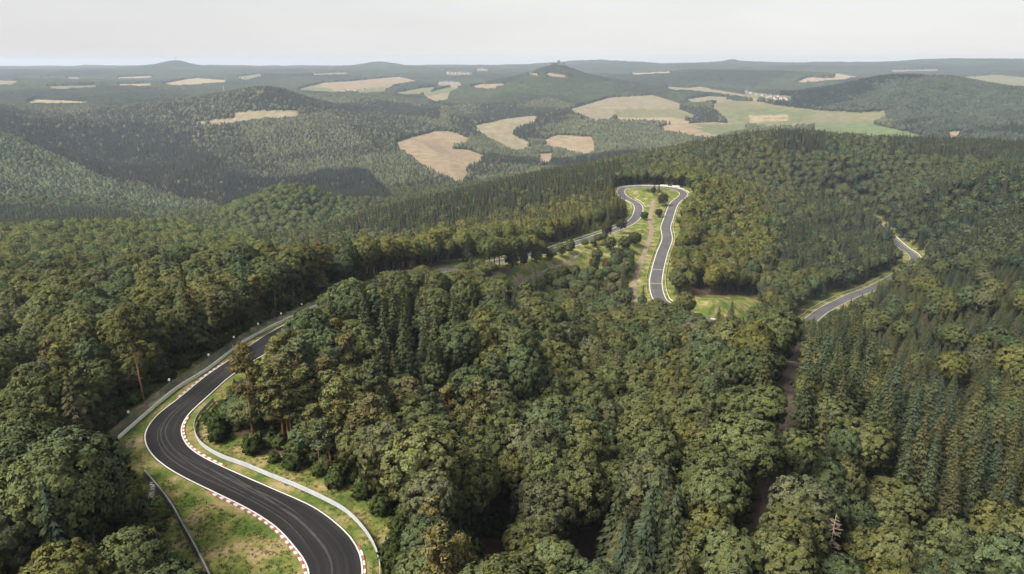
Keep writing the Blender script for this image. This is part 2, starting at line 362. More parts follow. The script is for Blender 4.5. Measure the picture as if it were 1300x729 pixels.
def foliage_mat(name, translucent=.26, jitter=.5):
    """leaf colour: the tree's own tint times a per-spray tone"""
    m, nt, out = new_mat(name)
    t = N(nt, 'ShaderNodeAttribute', attribute_name='tint', attribute_type='INSTANCER')
    s = N(nt, 'ShaderNodeAttribute', attribute_name='shade', attribute_type='GEOMETRY')
    mul = N(nt, 'ShaderNodeVectorMath', operation='SCALE'); nt.links.new(t.outputs['Color'], mul.inputs[0]); nt.links.new(s.outputs['Fac'], mul.inputs['Scale'])
    yel = mixc(nt, mul.outputs[0], (1.25, 1.08, .62, 1), 1.0, 'MULTIPLY')
    f = noise(nt, coords(nt), .55, 3)
    mr = N(nt, 'ShaderNodeMapRange'); mr.inputs[1].default_value = .45; mr.inputs[2].default_value = .8; nt.links.new(f, mr.inputs[0])
    col = mixc(nt, mul.outputs[0], yel, mr.outputs[0])
    nv = N(nt, 'ShaderNodeAttribute', attribute_name='nrm', attribute_type='GEOMETRY')
    vt = N(nt, 'ShaderNodeVectorTransform', vector_type='NORMAL', convert_from='OBJECT', convert_to='WORLD'); nt.links.new(nv.outputs['Vector'], vt.inputs[0])
    nz = N(nt, 'ShaderNodeVectorMath', operation='NORMALIZE'); nt.links.new(vt.outputs[0], nz.inputs[0])
    d = N(nt, 'ShaderNodeBsdfDiffuse'); tr = N(nt, 'ShaderNodeBsdfTranslucent')
    for b in (d, tr): nt.links.new(col, b.inputs['Color']); nt.links.new(nz.outputs[0], b.inputs['Normal'])
    mx = N(nt, 'ShaderNodeMixShader'); mx.inputs[0].default_value = translucent
    nt.links.new(d.outputs[0], mx.inputs[1]); nt.links.new(tr.outputs[0], mx.inputs[2]); nt.links.new(mx.outputs[0], out.inputs[0])
    return m
def vcol_mat(name, attr_name='col', sc=.02, amt=.35):
    m, nt, out = new_mat(name)
    a = N(nt, 'ShaderNodeAttribute', attribute_name=attr_name, attribute_type='GEOMETRY')
    f = noise(nt, coords(nt), sc, 5, .6)
    k = ramp(nt, f, [(.3, (1 - amt,) * 3), (.7, (1 + amt,) * 3)])
    d = N(nt, 'ShaderNodeBsdfDiffuse'); nt.links.new(mixc(nt, a.outputs['Color'], k, 1.0, 'MULTIPLY'), d.inputs[0]); nt.links.new(d.outputs[0], out.inputs[0]); return m

M = {}
M['leaf'] = foliage_mat('leaf'); M['needle'] = foliage_mat('needle', .18)
M['bark'] = simple('bark', (.11, .085, .065), .9, var=.4, scale=3); M['pine_bark'] = simple('pine_bark', (.24, .12, .07), .9, var=.35, scale=2)
M['dead_wood'] = simple('dead_wood', (.20, .165, .12), .9, var=.3, scale=3)
M['far_leaf'] = vcol_mat('far_leaf')
M['steel'] = simple('galvanised_steel', (.27, .29, .32), .55, .15, .12, .5, .5)
M['steel_pale'] = simple('pale_steel', (.60, .60, .57), .5, .2, .1, .4, .4)
M['rail_dull'] = simple('dull_rail', (.17, .17, .175), .7, 0, .25, .6); M['rail_sunlit'] = simple('sunlit_yellow_rail', (.46, .45, .32), .6, 0, .12, .3)  # the yellow rail has the light on its steel put into the colour
M['post'] = simple('dark_post_steel', (.12, .12, .125), .6, .3, .2, 1)
M['concrete'] = simple('dark_concrete', (.075, .072, .074), .9, 0, .35, .6)
M['stone'] = simple('grey_stone', (.30, .29, .27), .9, 0, .3, 1.5)
M['white_paint'] = simple('white_road_paint', (.44, .43, .415), .6, 0, .12, .4)
M['red_paint'] = simple('red_kerb_paint', (.20, .075, .07), .6, 0, .3, .8)
M['kerb_white'] = simple('white_kerb_paint', (.42, .41, .395), .6, 0, .18, .8)
M['white_wall'] = simple('white_render', (.36, .355, .34), .8, 0, .06, .2)
M['slate'] = simple('slate_roof', (.10, .10, .115), .7, 0, .2, .2)
M['tile'] = simple('red_roof_tiles', (.26, .10, .07), .8, 0, .2, .2)
M['glass_dark'] = simple('dark_window_pane', (.03, .035, .045), .15, 0, .1, 1, .5)
M['castle'] = simple('castle_stone', (.12, .11, .10), .9, 0, .3, .1)
M['banner'] = simple('white_banner', (.80, .80, .80), .6, 0, .04, .5)
M['sign_back'] = simple('grey_sign_back', (.40, .42, .44), .5, .3, .1, 2)
M['orange'] = simple('orange_paint', (.62, .16, .05), .6, 0, .1, 1)
M['wire'] = simple('fence_wire', (.28, .28, .28), .5, .4, .1, 1)

# asphalt: fresh and dark at the near bend, older and greyer beyond
def asphalt():
    m, nt, out = new_mat('asphalt'); p = N(nt, 'ShaderNodeBsdfPrincipled'); p.inputs['Roughness'].default_value = .75; p.inputs['Specular IOR Level'].default_value = .25
    pos = coords(nt)
    age = N(nt, 'ShaderNodeAttribute', attribute_name='age', attribute_type='GEOMETRY')
    uv = N(nt, 'ShaderNodeAttribute', attribute_name='along', attribute_type='GEOMETRY').outputs['Vector']
    fine = noise(nt, pos, 2.2, 6, .7); streak = noise(nt, uv, 1.0, 4, .6, (.012, 1.1, 1)); big = noise(nt, pos, .09, 4)
    fresh = ramp(nt, streak, [(.28, (.005, .005, .006)), (.5, (.009, .009, .0095)), (.64, (.015, .015, .016)), (.8, (.035, .034, .035))])
    old = ramp(nt, streak, [(.3, (.052, .052, .057)), (.7, (.08, .079, .084))])
    c = mixc(nt, fresh, old, age.outputs['Fac'])
    c = mixc(nt, c, ramp(nt, fine, [(.3, (.8, .8, .8)), (.7, (1.22, 1.22, 1.22))]), 1.0, 'MULTIPLY')
    c = mixc(nt, c, ramp(nt, big, [(.35, (.85, .85, .85)), (.7, (1.2, 1.2, 1.2))]), 1.0, 'MULTIPLY')
    nt.links.new(c, p.inputs['Base Color'])
    b = N(nt, 'ShaderNodeBump'); b.inputs['Strength'].default_value = .15; nt.links.new(fine, b.inputs['Height']); nt.links.new(b.outputs[0], p.inputs['Normal'])
    nt.links.new(p.outputs[0], out.inputs[0]); return m
M['asphalt'] = asphalt()
def ground_mat():
    m, nt, out = new_mat('ground'); pos = coords(nt)
    base = N(nt, 'ShaderNodeAttribute', attribute_name='cover', attribute_type='GEOMETRY').outputs['Color']
    gm = N(nt, 'ShaderNodeAttribute', attribute_name='grass', attribute_type='GEOMETRY').outputs['Fac']
    f1 = noise(nt, pos, .16, 6, .62); f2 = noise(nt, pos, 1.6, 5, .7); f3 = noise(nt, pos, .035, 3)
    g = ramp(nt, f1, [(.34, (.056, .090, .023)), (.45, (.080, .110, .030)), (.53, (.14, .14, .050)), (.62, (.215, .18, .095)), (.72, (.29, .235, .165))])
    g = mixc(nt, g, ramp(nt, f2, [(.3, (.72, .74, .7)), (.7, (1.25, 1.22, 1.2))]), 1.0, 'MULTIPLY')
    ad = N(nt, 'ShaderNodeMath', operation='ADD'); nt.links.new(gm, ad.inputs[0])
    sb = N(nt, 'ShaderNodeMath', operation='MULTIPLY_ADD'); nt.links.new(f2, sb.inputs[0]); sb.inputs[1].default_value = .9; sb.inputs[2].default_value = -.45; nt.links.new(sb.outputs[0], ad.inputs[1])
    mr = N(nt, 'ShaderNodeMapRange'); mr.inputs[1].default_value = .35; mr.inputs[2].default_value = .65; nt.links.new(ad.outputs[0], mr.inputs[0])
    b0 = mixc(nt, base, ramp(nt, f2, [(.3, (.8, .8, .8)), (.7, (1.2, 1.2, 1.2))]), 1.0, 'MULTIPLY')
    b0 = mixc(nt, b0, ramp(nt, f3, [(.35, (.85, .86, .85)), (.65, (1.14, 1.13, 1.12))]), 1.0, 'MULTIPLY')
    mpf = N(nt, 'ShaderNodeMapping'); mpf.inputs['Rotation'].default_value = (0, 0, .6); nt.links.new(pos, mpf.inputs[0])
    fs = noise(nt, mpf.outputs[0], 1.0, 3, .6, (.0035, .06, 1)); b0 = mixc(nt, b0, ramp(nt, fs, [(.32, (.80, .83, .84)), (.5, (1, 1, 1)), (.68, (1.18, 1.15, 1.1))]), 1.0, 'MULTIPLY')
    c = mixc(nt, b0, g, mr.outputs[0])
    d = N(nt, 'ShaderNodeBsdfDiffuse'); nt.links.new(c, d.inputs[0])
    bp = N(nt, 'ShaderNodeBump'); bp.inputs['Strength'].default_value = .6; bp.inputs['Distance'].default_value = .4; nt.links.new(f2, bp.inputs['Height']); nt.links.new(bp.outputs[0], d.inputs['Normal'])
    nt.links.new(d.outputs[0], out.inputs[0]); return m
M['ground'] = ground_mat()
M['earth'] = simple('bare_earth', (.066, .048, .041), .95, 0, .35, .5)
M['sand'] = simple('sandy_path', (.165, .13, .10), .95, 0, .25, .35)

# ----------------------------------------------------------------------------- fields of the far country (outlines as seen, laid on the ground)
TAN, STRAW, GREEN, PALE, LUSH, OLIVE = (.18, .145, .10), (.21, .172, .118), (.10, .115, .062), (.16, .142, .098), (.098, .125, .062), (.122, .12, .073)
FIELDS = [
    (TAN, 1500, 3200, [(500, 182), (530, 172), (552, 167), (573, 167), (601, 177.7), (585, 181), (569, 184), (575, 189), (594, 190), (621, 200), (600, 207), (588, 211), (597, 222), (581, 230), (556, 217), (531, 204)]),
    (PALE, 1800, 3600, [(599, 160), (642, 151), (677, 147), (690, 149), (656, 160), (648, 170), (677, 183), (654, 191), (628, 178)]),
    (TAN, 1800, 3300, [(684, 181), (708, 171), (753, 174), (756, 190), (742, 195), (712, 187)]),
    (TAN, 1600, 3300, [(684, 195), (704, 195), (698, 204), (684, 204)]),
    (PALE, 2500, 4800, [(722, 139), (774, 124), (829, 120.6), (850, 127), (866, 132), (862, 136), (790, 137), (775, 150), (755, 152)]),
    (STRAW, 2500, 4500, [(780, 147), (800, 146), (850, 146), (880, 150), (865, 154), (820, 152), (781, 151)]),
    (OLIVE, 2500, 4500, [(780, 139), (862, 138), (895, 151), (880, 149), (850, 145), (782, 145)]),
    (TAN, 2300, 4500, [(830, 163), (850, 158), (905, 155), (947, 158), (940, 164), (900, 174), (865, 168)]),
    (GREEN, 2300, 4500, [(880, 158), (950, 157), (945, 165), (905, 166)]),
    (OLIVE, 2400, 4600, [(902, 134), (916, 127), (964, 129), (988, 134), (1040, 140), (1092, 143), (1127, 140), (1125, 147), (1110, 153), (1030, 157), (975, 160), (925, 152)]),
    (GREEN, 2400, 4600, [(916, 140), (985, 137), (1040, 144), (1000, 153), (940, 150)]),
    (LUSH, 2000, 4200, [(1025, 160), (1050, 156), (1106, 157), (1150, 167), (1188, 177), (1127, 175), (1058, 171)]),
    (STRAW, 3500, 7500, [(1009, 105), (1026, 98), (1058, 99), (1061, 93), (1072, 95), (1092, 98), (1070, 101), (1045, 103)]),
    (OLIVE, 3800, 7500, [(1218, 98), (1265, 95), (1300, 98), (1330, 100), (1330, 118), (1300, 117), (1276, 108), (1240, 103)]),
    (STRAW, 3000, 7500, [(33, 131), (45, 126), (111, 129), (110, 132)]),
    (PALE, 2300, 5000, [(221, 160), (270, 152), (300, 150), (296, 143), (318, 141), (381, 140), (378, 147), (330, 150), (290, 156)]),
    (TAN, 3200, 7500, [(377, 114), (412, 105), (445, 103), (507, 97.4), (531, 103), (500, 108), (486, 115), (434, 117)]),
    (GREEN, 3200, 7500, [(377, 114), (395, 109), (420, 113), (430, 118)]),
    (GREEN, 3000, 6500, [(535, 120), (560, 113), (587, 109), (570, 118), (545, 124)]), (TAN, 3000, 6500, [(540, 123), (570, 118), (569, 126), (552, 129)]),
    (STRAW, 4500, 8800, [(149, 98), (190, 96.5), (196, 99), (150, 100.5)]), (STRAW, 4500, 8800, [(149, 107), (194, 106), (190, 109.5), (152, 109.5)]),
    (STRAW, 4500, 8800, [(204, 107), (235, 101), (250, 99), (288, 102), (285, 105), (225, 109.5)]), (PALE, 4500, 8800, [(0, 102), (26, 103), (14, 108.5), (-60, 108)]),
    (PALE, 4500, 8800, [(52, 97.5), (74, 97.5), (74, 99), (54, 99)]), (PALE, 4500, 8800, [(84, 97.5), (102, 98), (100, 101.5), (88, 101)]), (OLIVE, 4500, 8800, [(300, 98), (330, 93.5), (332, 97), (312, 102)]),
    (TAN, 3500, 5200, [(690, 94), (700, 92.5), (730, 97.5), (705, 98)]), (TAN, 3500, 6200, [(672, 93), (682, 93), (684, 96), (672, 96)]), (PALE, 3000, 6500, [(611, 112), (618, 109), (631, 109), (628, 113)]),
    (PALE, 3000, 6500, [(845, 110), (905, 113.5), (966, 123), (960, 126), (900, 117), (850, 114)]), (OLIVE, 2800, 7500, [(944, 115), (972, 119), (1004, 122), (1006, 127), (975, 126), (946, 119)]), (OLIVE, 4000, 9500, [(566, 91.5), (599, 92), (599, 96), (567, 95.5)]), (OLIVE, 4000, 9500, [(605, 87.5), (619, 87.5), (619, 91), (605, 91)]), (TAN, 3000, 7000, [(555, 104.5), (584, 104), (586, 109), (556, 109)]), (PALE, 3500, 8000, [(866, 112), (890, 110), (905, 113), (880, 115)]),
    (OLIVE, 3000, 7500, [(500, 118), (534, 112), (556, 110), (548, 114), (530, 120), (512, 121)]), (TAN, 3000, 7000, [(596, 111), (610, 107), (640, 106), (640, 108.5), (612, 112)]), (PALE, 2500, 5200, [(868, 127), (900, 122), (935, 124), (915, 126.5), (885, 131)]), (STRAW, 2300, 5000, [(950, 147), (1000, 146), (1000, 149), (952, 151)]),
    (PALE, 5000, 9500, [(395, 94), (440, 92), (442, 94.5), (400, 96)]), (STRAW, 5000, 9500, [(800, 93), (850, 91), (852, 93), (806, 95.5)]), (PALE, 5000, 9500, [(1130, 89), (1190, 88), (1192, 90.5), (1134, 91.5)]), (OLIVE, 4500, 9500, [(60, 110), (120, 108), (124, 111), (66, 114)]),
    (GREEN, 3500, 7500, [(455, 113), (490, 110), (488, 117), (456, 119)]), (TAN, 2000, 4200, [(1200, 168), (1222, 166), (1225, 171), (1206, 173)])]
def field_at(x, y, z, D, grow=15.0):
    u, v, dep = project(x, y, z); idx = np.full(np.shape(x), -1)
    h = grow * F / np.maximum(D, 1)
    wu = u + (fbm(u / 9, v / 4, 3, 41) - .5) * 1.2; wv = v + (fbm(u / 8, v / 5, 3, 43) - .5) * .5
    for i, (c, d0, d1, poly) in enumerate(FIELDS):
        m = (D > d0) & (D < d1) & (in_poly(wu, wv, poly) | in_poly(wu, wv - h, poly))
        idx[m] = i
    return idx
GRASS = [[(165, 545), (183, 590), (266, 729), (285, 800), (395, 800), (391, 729), (340, 665), (270, 625), (215, 600), (183, 570)],
         [(180, 598), (205, 640), (205, 729), (205, 800), (285, 800), (266, 729), (218, 639)], [(480, 660), (520, 700), (530, 729), (540, 800), (480, 800)],
         [(797, 242), (866, 248), (846, 272), (837, 290), (835, 320), (818, 360), (812, 385), (795, 385), (800, 340), (818, 300), (812, 280), (816, 262), (790, 248)],
         [(862, 374), (965, 376), (972, 418), (880, 420)], [(610, 372), (660, 340), (715, 318), (765, 302), (800, 292), (820, 320), (805, 388), (740, 384), (660, 392)], [(770, 350), (805, 300), (800, 370), (790, 380)], [(735, 330), (790, 292), (818, 290), (812, 320), (770, 345)]]

# ----------------------------------------------------------------------------- ground: one sheet out to the horizon
def log_rings(r0, r1, n): return np.exp(np.linspace(math.log(r0), math.log(r1), n))
rings = np.r_[log_rings(2, 55, 26)[:-1], log_rings(55, 1000, 640)[:-1], log_rings(1000, 15000, 420)]
az = np.r_[np.linspace(-math.pi, -.9, 36)[:-1], np.linspace(-.9, .9, 760), np.linspace(.9, math.pi, 36)[1:]]
RR, AA = np.meshgrid(rings, az, indexing='ij')
GX, GY = RR * np.sin(AA), RR * np.cos(AA)
GZ, GD = height(GX, GY, True)
nR, nA = RR.shape
idx = np.arange(nR * nA).reshape(nR, nA)
gq = np.stack([idx[:-1, :-1], idx[1:, :-1], idx[1:, 1:], idx[:-1, 1:]], -1).reshape(-1, 4)[:, ::-1]
cov = np.tile(np.array([.070, .050, .038]), (nR * nA, 1))
x, y, z, D = GX.ravel(), GY.ravel(), GZ.ravel(), RR.ravel()
n1 = fbm(x / 14, y / 14, 3, 3)[:, None]
cov = cov * (.7 + .6 * n1) + np.clip((n1 - .5) * 3, 0, 1) * np.array([.01, .016, .0])
far = (D > 520)[:, None]
cov = np.where(far, np.array([.05, .058, .030]) * (.8 + .4 * n1), cov)
fi = np.full(len(x), -1); fm = (D > 1450) & (np.abs(AA.ravel()) < .9)
fi[fm] = field_at(x[fm], y[fm], z[fm], D[fm])
FC = np.array([f[0] for f in FIELDS])
cov[fi >= 0] = FC[fi[fi >= 0]] * (.9 + .2 * n1[fi >= 0])
grass = np.clip((13.5 + 5 * (fbm(x / 18, y / 18, 3, 21) - .5) - GD.ravel()) / 3, 0, 1)
gu, gv, gdep = project(x, y, z)
nearm = D < 1000
grass = np.maximum(grass, np.where((D > 420) & (GD.ravel() < 24), 1.0, 0))
for poly in GRASS: grass[nearm] = np.maximum(grass[nearm], in_poly(gu[nearm], gv[nearm], poly) * 1.0)
me = mesh_from('ground', np.c_[x, y, z], gq, [M['ground']], smooth_shade=True)
attr(me, 'cover', 'FLOAT_COLOR', 'POINT', np.c_[cov, np.ones(len(cov))]); attr(me, 'grass', 'FLOAT', 'POINT', grass)
tag(link('ground', me), 'rolling wooded country with grassy verges and pale fields', 'ground', kind='structure')

# ----------------------------------------------------------------------------- race track, edge lines, kerbs
def strip(i0, i1, a, b, zoff, step=1):
    """a band of the track's surface from offset a (left) to b (right of it) over samples i0..i1"""
    k = np.arange(i0, i1 + 1, step); P, Nn = TR[k], TN[k]
    A = np.c_[P[:, :2] + Nn * eo(a, k)[:, None], P[:, 2] + zoff]; B = np.c_[P[:, :2] + Nn * eo(b, k)[:, None], P[:, 2] + zoff]
    V = np.stack([A, B], 1).reshape(-1, 3); n = len(k)
    Q = np.stack([np.arange(n - 1) * 2, np.arange(n - 1) * 2 + 1, np.arange(n - 1) * 2 + 3, np.arange(n - 1) * 2 + 2], 1)
    return V, Q
hw = Wd / 2
acr = np.linspace(hw + .12, -hw - .12, 9)
Vt = (np.c_[np.repeat(TR[:, :2], 9, 0), np.repeat(TR[:, 2], 9)] + np.c_[np.repeat(TN, 9, 0) * (np.tile(acr, len(S)) * np.repeat(TW / hw, 9))[:, None], np.zeros(len(S) * 9)])
ii = np.arange(len(S) * 9).reshape(-1, 9)
Qt = np.stack([ii[:-1, :-1], ii[:-1, 1:], ii[1:, 1:], ii[1:, :-1]], -1).reshape(-1, 4)
me = mesh_from('race_track', Vt, Qt, [M['asphalt']], smooth_shade=True)
s_old = track_s(400, 391, -9.5)
attr(me, 'age', 'FLOAT', 'POINT', np.repeat(np.clip((S - s_old) / 120, 0, 1), 9))
attr(me, 'along', 'FLOAT_VECTOR', 'POINT', np.c_[np.repeat(S, 9), np.tile(acr, len(S)), np.zeros(len(S) * 9)])
track = tag(link('race_track', me), 'black asphalt race track winding down through the woods to a hairpin', 'race track', kind='structure')
i_far = s_at(track_s(600, 335, -48)); last = len(S) - 1
for a, b in ((hw - .02, hw - .27), (-hw + .27, -hw + .02)):
    V, Q = strip(0, i_far, a, b, .012); link('edge_line', mesh_from('edge_line', V, Q, [M['white_paint']]), track)
i_hp1 = s_at(track_s(850, 383.5, -76)); i_val = s_at(track_s(1010, 413, -96))
for sgn in (1, -1):
    V, Q = strip(i_far, i_hp1 + 10, sgn * (hw + .35), sgn * (hw - .22), .03); link('edge_line', mesh_from('edge_line', V, Q if sgn > 0 else Q[:, ::-1], [M['white_paint']]), track)
    V, Q = strip(i_val, last, sgn * (hw + .05), sgn * (hw - .25), .03); link('edge_line', mesh_from('edge_line', V, Q if sgn > 0 else Q[:, ::-1], [M['white_paint']]), track)
def kerb(s0, s1, side, width=.75, gap=.05, unit=.95, h=.07):
    i0, i1 = sorted((s_at(s0), s_at(s1)))
    k0, k1 = S[i0], S[i1]; mb = MB(); n = int((k1 - k0) / unit)
    for j in range(n):
        ss = np.linspace(k0 + j * unit, k0 + (j + 1) * unit, 3)
        P = np.stack([np.interp(ss, S, TR[:, c]) for c in range(3)], 1); Nn = np.stack([np.interp(ss, S, TN[:, c]) for c in range(2)], 1) * side
        P[:, :2] += Nn * (np.interp(ss, S, TW) - hw)[:, None]; mb.sweep(P, [(hw + gap, -.05), (hw + gap, .02), (hw + gap + width * .7, h), (hw + gap + width, h * .8), (hw + gap + width, -.15)], m=j % 2, N=Nn)
    return link('kerb', mb.mesh('kerb', [M['red_paint'], M['kerb_white']]), track)
kerb(track_s(391, 790), track_s(267, 622), 1, .45)
kerb(track_s(283, 592), track_s(240, 528), -1, .4)
kerb(track_s(223, 508), track_s(290, 456), 1, .4)
kerb(track_s(461, 760), track_s(456, 692), -1, .35, h=.05)
M['tyre'] = simple('tyre_rubber', (.034, .034, .035), .8, 0, .35, .8); M['tyre_dark'] = simple('dark_tyre_rubber', (.006, .006, .006), .7, 0, .3, .8)
rt = np.random.default_rng(31)
for k in range(16):
    a0 = int(rt.integers(6, s_at(track_s(300, 452)) - 40)); n_ = int(rt.integers(14, 38)); kx = np.arange(a0, a0 + n_); t_ = np.linspace(0, 1, n_); o0, o1 = rt.uniform(-2.6, 2.6, 2); off = (o0 + (o1 - o0) * t_ + np.sin(t_ * 3.1) * rt.uniform(-.8, .8)); wd = rt.uniform(.07, .16) * np.sin(np.clip(t_, .03, .97) * math.pi)
    A_ = np.c_[TR[kx, :2] + TN[kx] * (off + wd)[:, None], TR[kx, 2] + .008 + .0003 * k]; B_ = np.c_[TR[kx, :2] + TN[kx] * (off - wd)[:, None], TR[kx, 2] + .008 + .0003 * k]; V = np.stack([A_, B_], 1).reshape(-1, 3); Q = np.stack([np.arange(n_ - 1) * 2, np.arange(n_ - 1) * 2 + 1, np.arange(n_ - 1) * 2 + 3, np.arange(n_ - 1) * 2 + 2], 1)
    link('tyre_mark', mesh_from('tyre_mark', V, Q, [M['tyre'] if k % 3 else M['tyre_dark']]), track)
# thin cross lines on the straight below the hairpin
for v in (342, 358):
    i = s_at(near_s(at_z(836, v, -73))); V, Q = strip(i, i + 1, hw - .5, -hw + .5, .016)
    V = V.copy(); V[2:] = V[:2] + (V[2:] - V[:2]) * .35
    link('cross_line', mesh_from('cross_line', V, Q, [M['white_paint']]), track)

# ----------------------------------------------------------------------------- paths
def path_obj(name, px, width, mat, label, cat='path'):
    P = np.array([hit(*q) if len(q) == 2 else np.r_[at_d(*q)[:2], 0] for q in px])
    P = catmull(P, 2.5); n = normals2d(P); cols = []
    for k, o in enumerate(np.linspace(-.5, .5, 7)):
        w = width * (1 + .35 * (fbm(P[:, 0] / 9 + k, P[:, 1] / 9, 2, 50) - .5))
        xy = P[:, :2] + n * (o * w)[:, None] if np.ndim(w) else P[:, :2] + n * o * w
        cols.append(np.c_[xy, height(xy[:, 0], xy[:, 1]) + (.10 if abs(o) < .45 else -.05)])
    V = np.stack(cols, 1).reshape(-1, 3); i = np.arange(len(V)).reshape(-1, 7)
    Q = np.stack([i[:-1, :-1], i[:-1, 1:], i[1:, 1:], i[1:, :-1]], -1).reshape(-1, 4)
    tag(link(name, mesh_from(name, V, Q, [mat], smooth_shade=True)), label, cat, kind='structure'); return P
EARTH = path_obj('earth_path', [(955, 760, 106), (962, 720, 115), (976, 640, 140), (984, 590, 158), (993, 540, 182), (1001, 500, 208), (1007, 460, 250), (1012, 430, 310)], 3.6, M['earth'], 'brown earth track sunk between the tall woods')
SANDP = path_obj('sandy_path', [(832, 252), (828, 263), (825, 281), (827, 295), (817, 324), (808, 349), (804, 367), (808, 383)], 4.2, M['sand'], 'sandy service path inside the hairpin')
FOOT = path_obj('foot_path', [(741, 318), (725, 331), (690, 346), (660, 357.5), (641, 362.6)], 1.7, M['sand'], 'narrow tan footpath crossing the grassy clearing')

# ----------------------------------------------------------------------------- trees: prototypes
def kites(C, Nn, size, r, aspect=.62, T=None):
    """leaf sprays: pointed four-cornered blades round the centres C that face the directions Nn"""
    n = len(C); t = r.normal(size=(n, 3)) if T is None else T + r.normal(size=(n, 3)) * .18; t -= Nn * (t * Nn).sum(1, keepdims=True); t /= np.linalg.norm(t, axis=1, keepdims=True) + 1e-9
    b = np.cross(Nn, t); s = np.asarray(size).reshape(-1, 1)
    V = np.stack([C - t * s, C + b * s * aspect - t * s * .1, C + t * s * 1.1, C - b * s * aspect - t * s * .1], 1).reshape(-1, 3)
    return V, np.arange(4 * n).reshape(-1, 4)
def unit(v): return v / (np.linalg.norm(v, axis=-1, keepdims=True) + 1e-9)
def broadleaf(seed, R=5.0, H=20.0, low=.36, nl=92, nsub=4, nleaf=28, leaf=.23, feather=0.0, big=.0, core=700):
    r = np.random.default_rng(seed); up = R * .98; zc = H - up; dn = zc - H * low
    k = np.arange(nl) + .5; ph = np.arccos(np.clip(1 - 1.72 * k / nl, -1, 1)); th = k * 2.39996 + r.random() * 6
    d = np.stack([np.sin(ph) * np.cos(th), np.sin(ph) * np.sin(th), np.cos(ph)], 1); d = unit(d + r.normal(size=d.shape) * .12)
    rl = R * r.uniform(.145, .25, nl) * (1 + big)
    # an uneven outline: a few boughs reach out, a few hollows fall back
    bd = unit(r.normal(size=(5, 3)) + np.array([0, 0, .3])); lump = sum(a * np.clip((d @ q) - .45, 0, 1) for q, a in zip(bd, r.uniform(-.28, .34, 5)))
    ax = np.stack([np.full(nl, R), np.full(nl, R), np.where(d[:, 2] > 0, up, dn)], 1)
    lc = d * (ax - rl[:, None] * .85) * (1 + lump + .05 * r.normal(size=nl))[:, None] + np.array([0, 0, zc])
    Cs, Ns, Sh, Hv = [], [], [], []
    for i in range(nl):
        o = unit(r.normal(size=(nsub, 3)) * .9 + d[i] * 1.0 + np.array([0, 0, .45])); sc = lc[i] + o * rl[i] * r.uniform(.65, 1.0, (nsub, 1)); sr = rl[i] * r.uniform(.38, .62, nsub)
        lt = r.uniform(.84, 1.14)
        for j in range(nsub):
            m = int(nleaf * r.uniform(.7, 1.3)); q = unit(r.normal(size=(m, 3)) + o[j] * .8 + np.array([0, 0, .4]))
            if feather: q = unit(q + np.array([0, 0, feather]) * r.random((m, 1)))
            p = sc[j] + q * (sr[j] * r.uniform(.6, 1.15, m))[:, None]
            Cs.append(p); Ns.append(unit(q * .5 + o[j] * .3 + d[i] * .35 + r.normal(size=(m, 3)) * .42)); Hv.append(unit(q * .34 + o[j] * .34 + d[i] * 1.05 + np.array([0, 0, .10]) + r.normal(size=(m, 3)) * .17)); Sh.append(np.clip(lt * r.uniform(.86, 1.16) * r.uniform(.80, 1.22, m), .5, 1.5))
    C, Nn, Sh, Hv = np.vstack(Cs), np.vstack(Ns), np.concatenate(Sh), np.vstack(Hv)
    dd = np.linalg.norm(C[:, None] - lc[None], axis=2) / rl[None]; keep = dd.min(1) > .55       # drop sprays buried inside another clump
    C, Nn, Sh, Hv = C[keep], Nn[keep], Sh[keep], Hv[keep]
    sz = leaf * r.uniform(.7, 1.35, len(C))
    cd_ = unit(r.normal(size=(core, 3)) + np.array([0, 0, .3])); ca = np.stack([np.full(core, R), np.full(core, R), np.where(cd_[:, 2] > 0, up, dn)], 1)     # inner leaves close the crown
    lump2 = sum(a * np.clip((cd_ @ q) - .45, 0, 1) for q, a in zip(bd, r.uniform(-.1, .2, 5)))
    C = np.vstack([C, cd_ * ca * ((.74 + lump2 * .5) * r.uniform(.85, 1.05, core))[:, None] + np.array([0, 0, zc])]); Nn = np.vstack([Nn, unit(cd_ + r.normal(size=(core, 3)) * .3)]); Hv = np.vstack([Hv, cd_]); Sh = np.r_[Sh, r.uniform(.75, 1.05, core)]; sz = np.r_[sz, leaf * 2.4 * r.uniform(.8, 1.3, core)]
    V, Q = kites(C, Nn, sz, r, .42 if feather else .66)
    tb = MB(); bend = r.normal(size=2) * .35
    tb.tube([(0, 0, -1.5), (bend[0] * .2, bend[1] * .2, H * .2), (bend[0], bend[1], H * .45), (bend[0] * .6, 0, zc + up * .4)], [.30 * R / 5, .24 * R / 5, .17 * R / 5, .05], 7)
    for i in r.permutation(nl)[:10]:
        z0 = H * r.uniform(.3, .55); tb.tube([(bend[0] * .7, bend[1] * .7, z0), (lc[i, 0] * .5, lc[i, 1] * .5, z0 + (lc[i, 2] - z0) * .6), lc[i]], [.12, .08, .03], 5)
    return (V, Q, Sh, Hv), tb
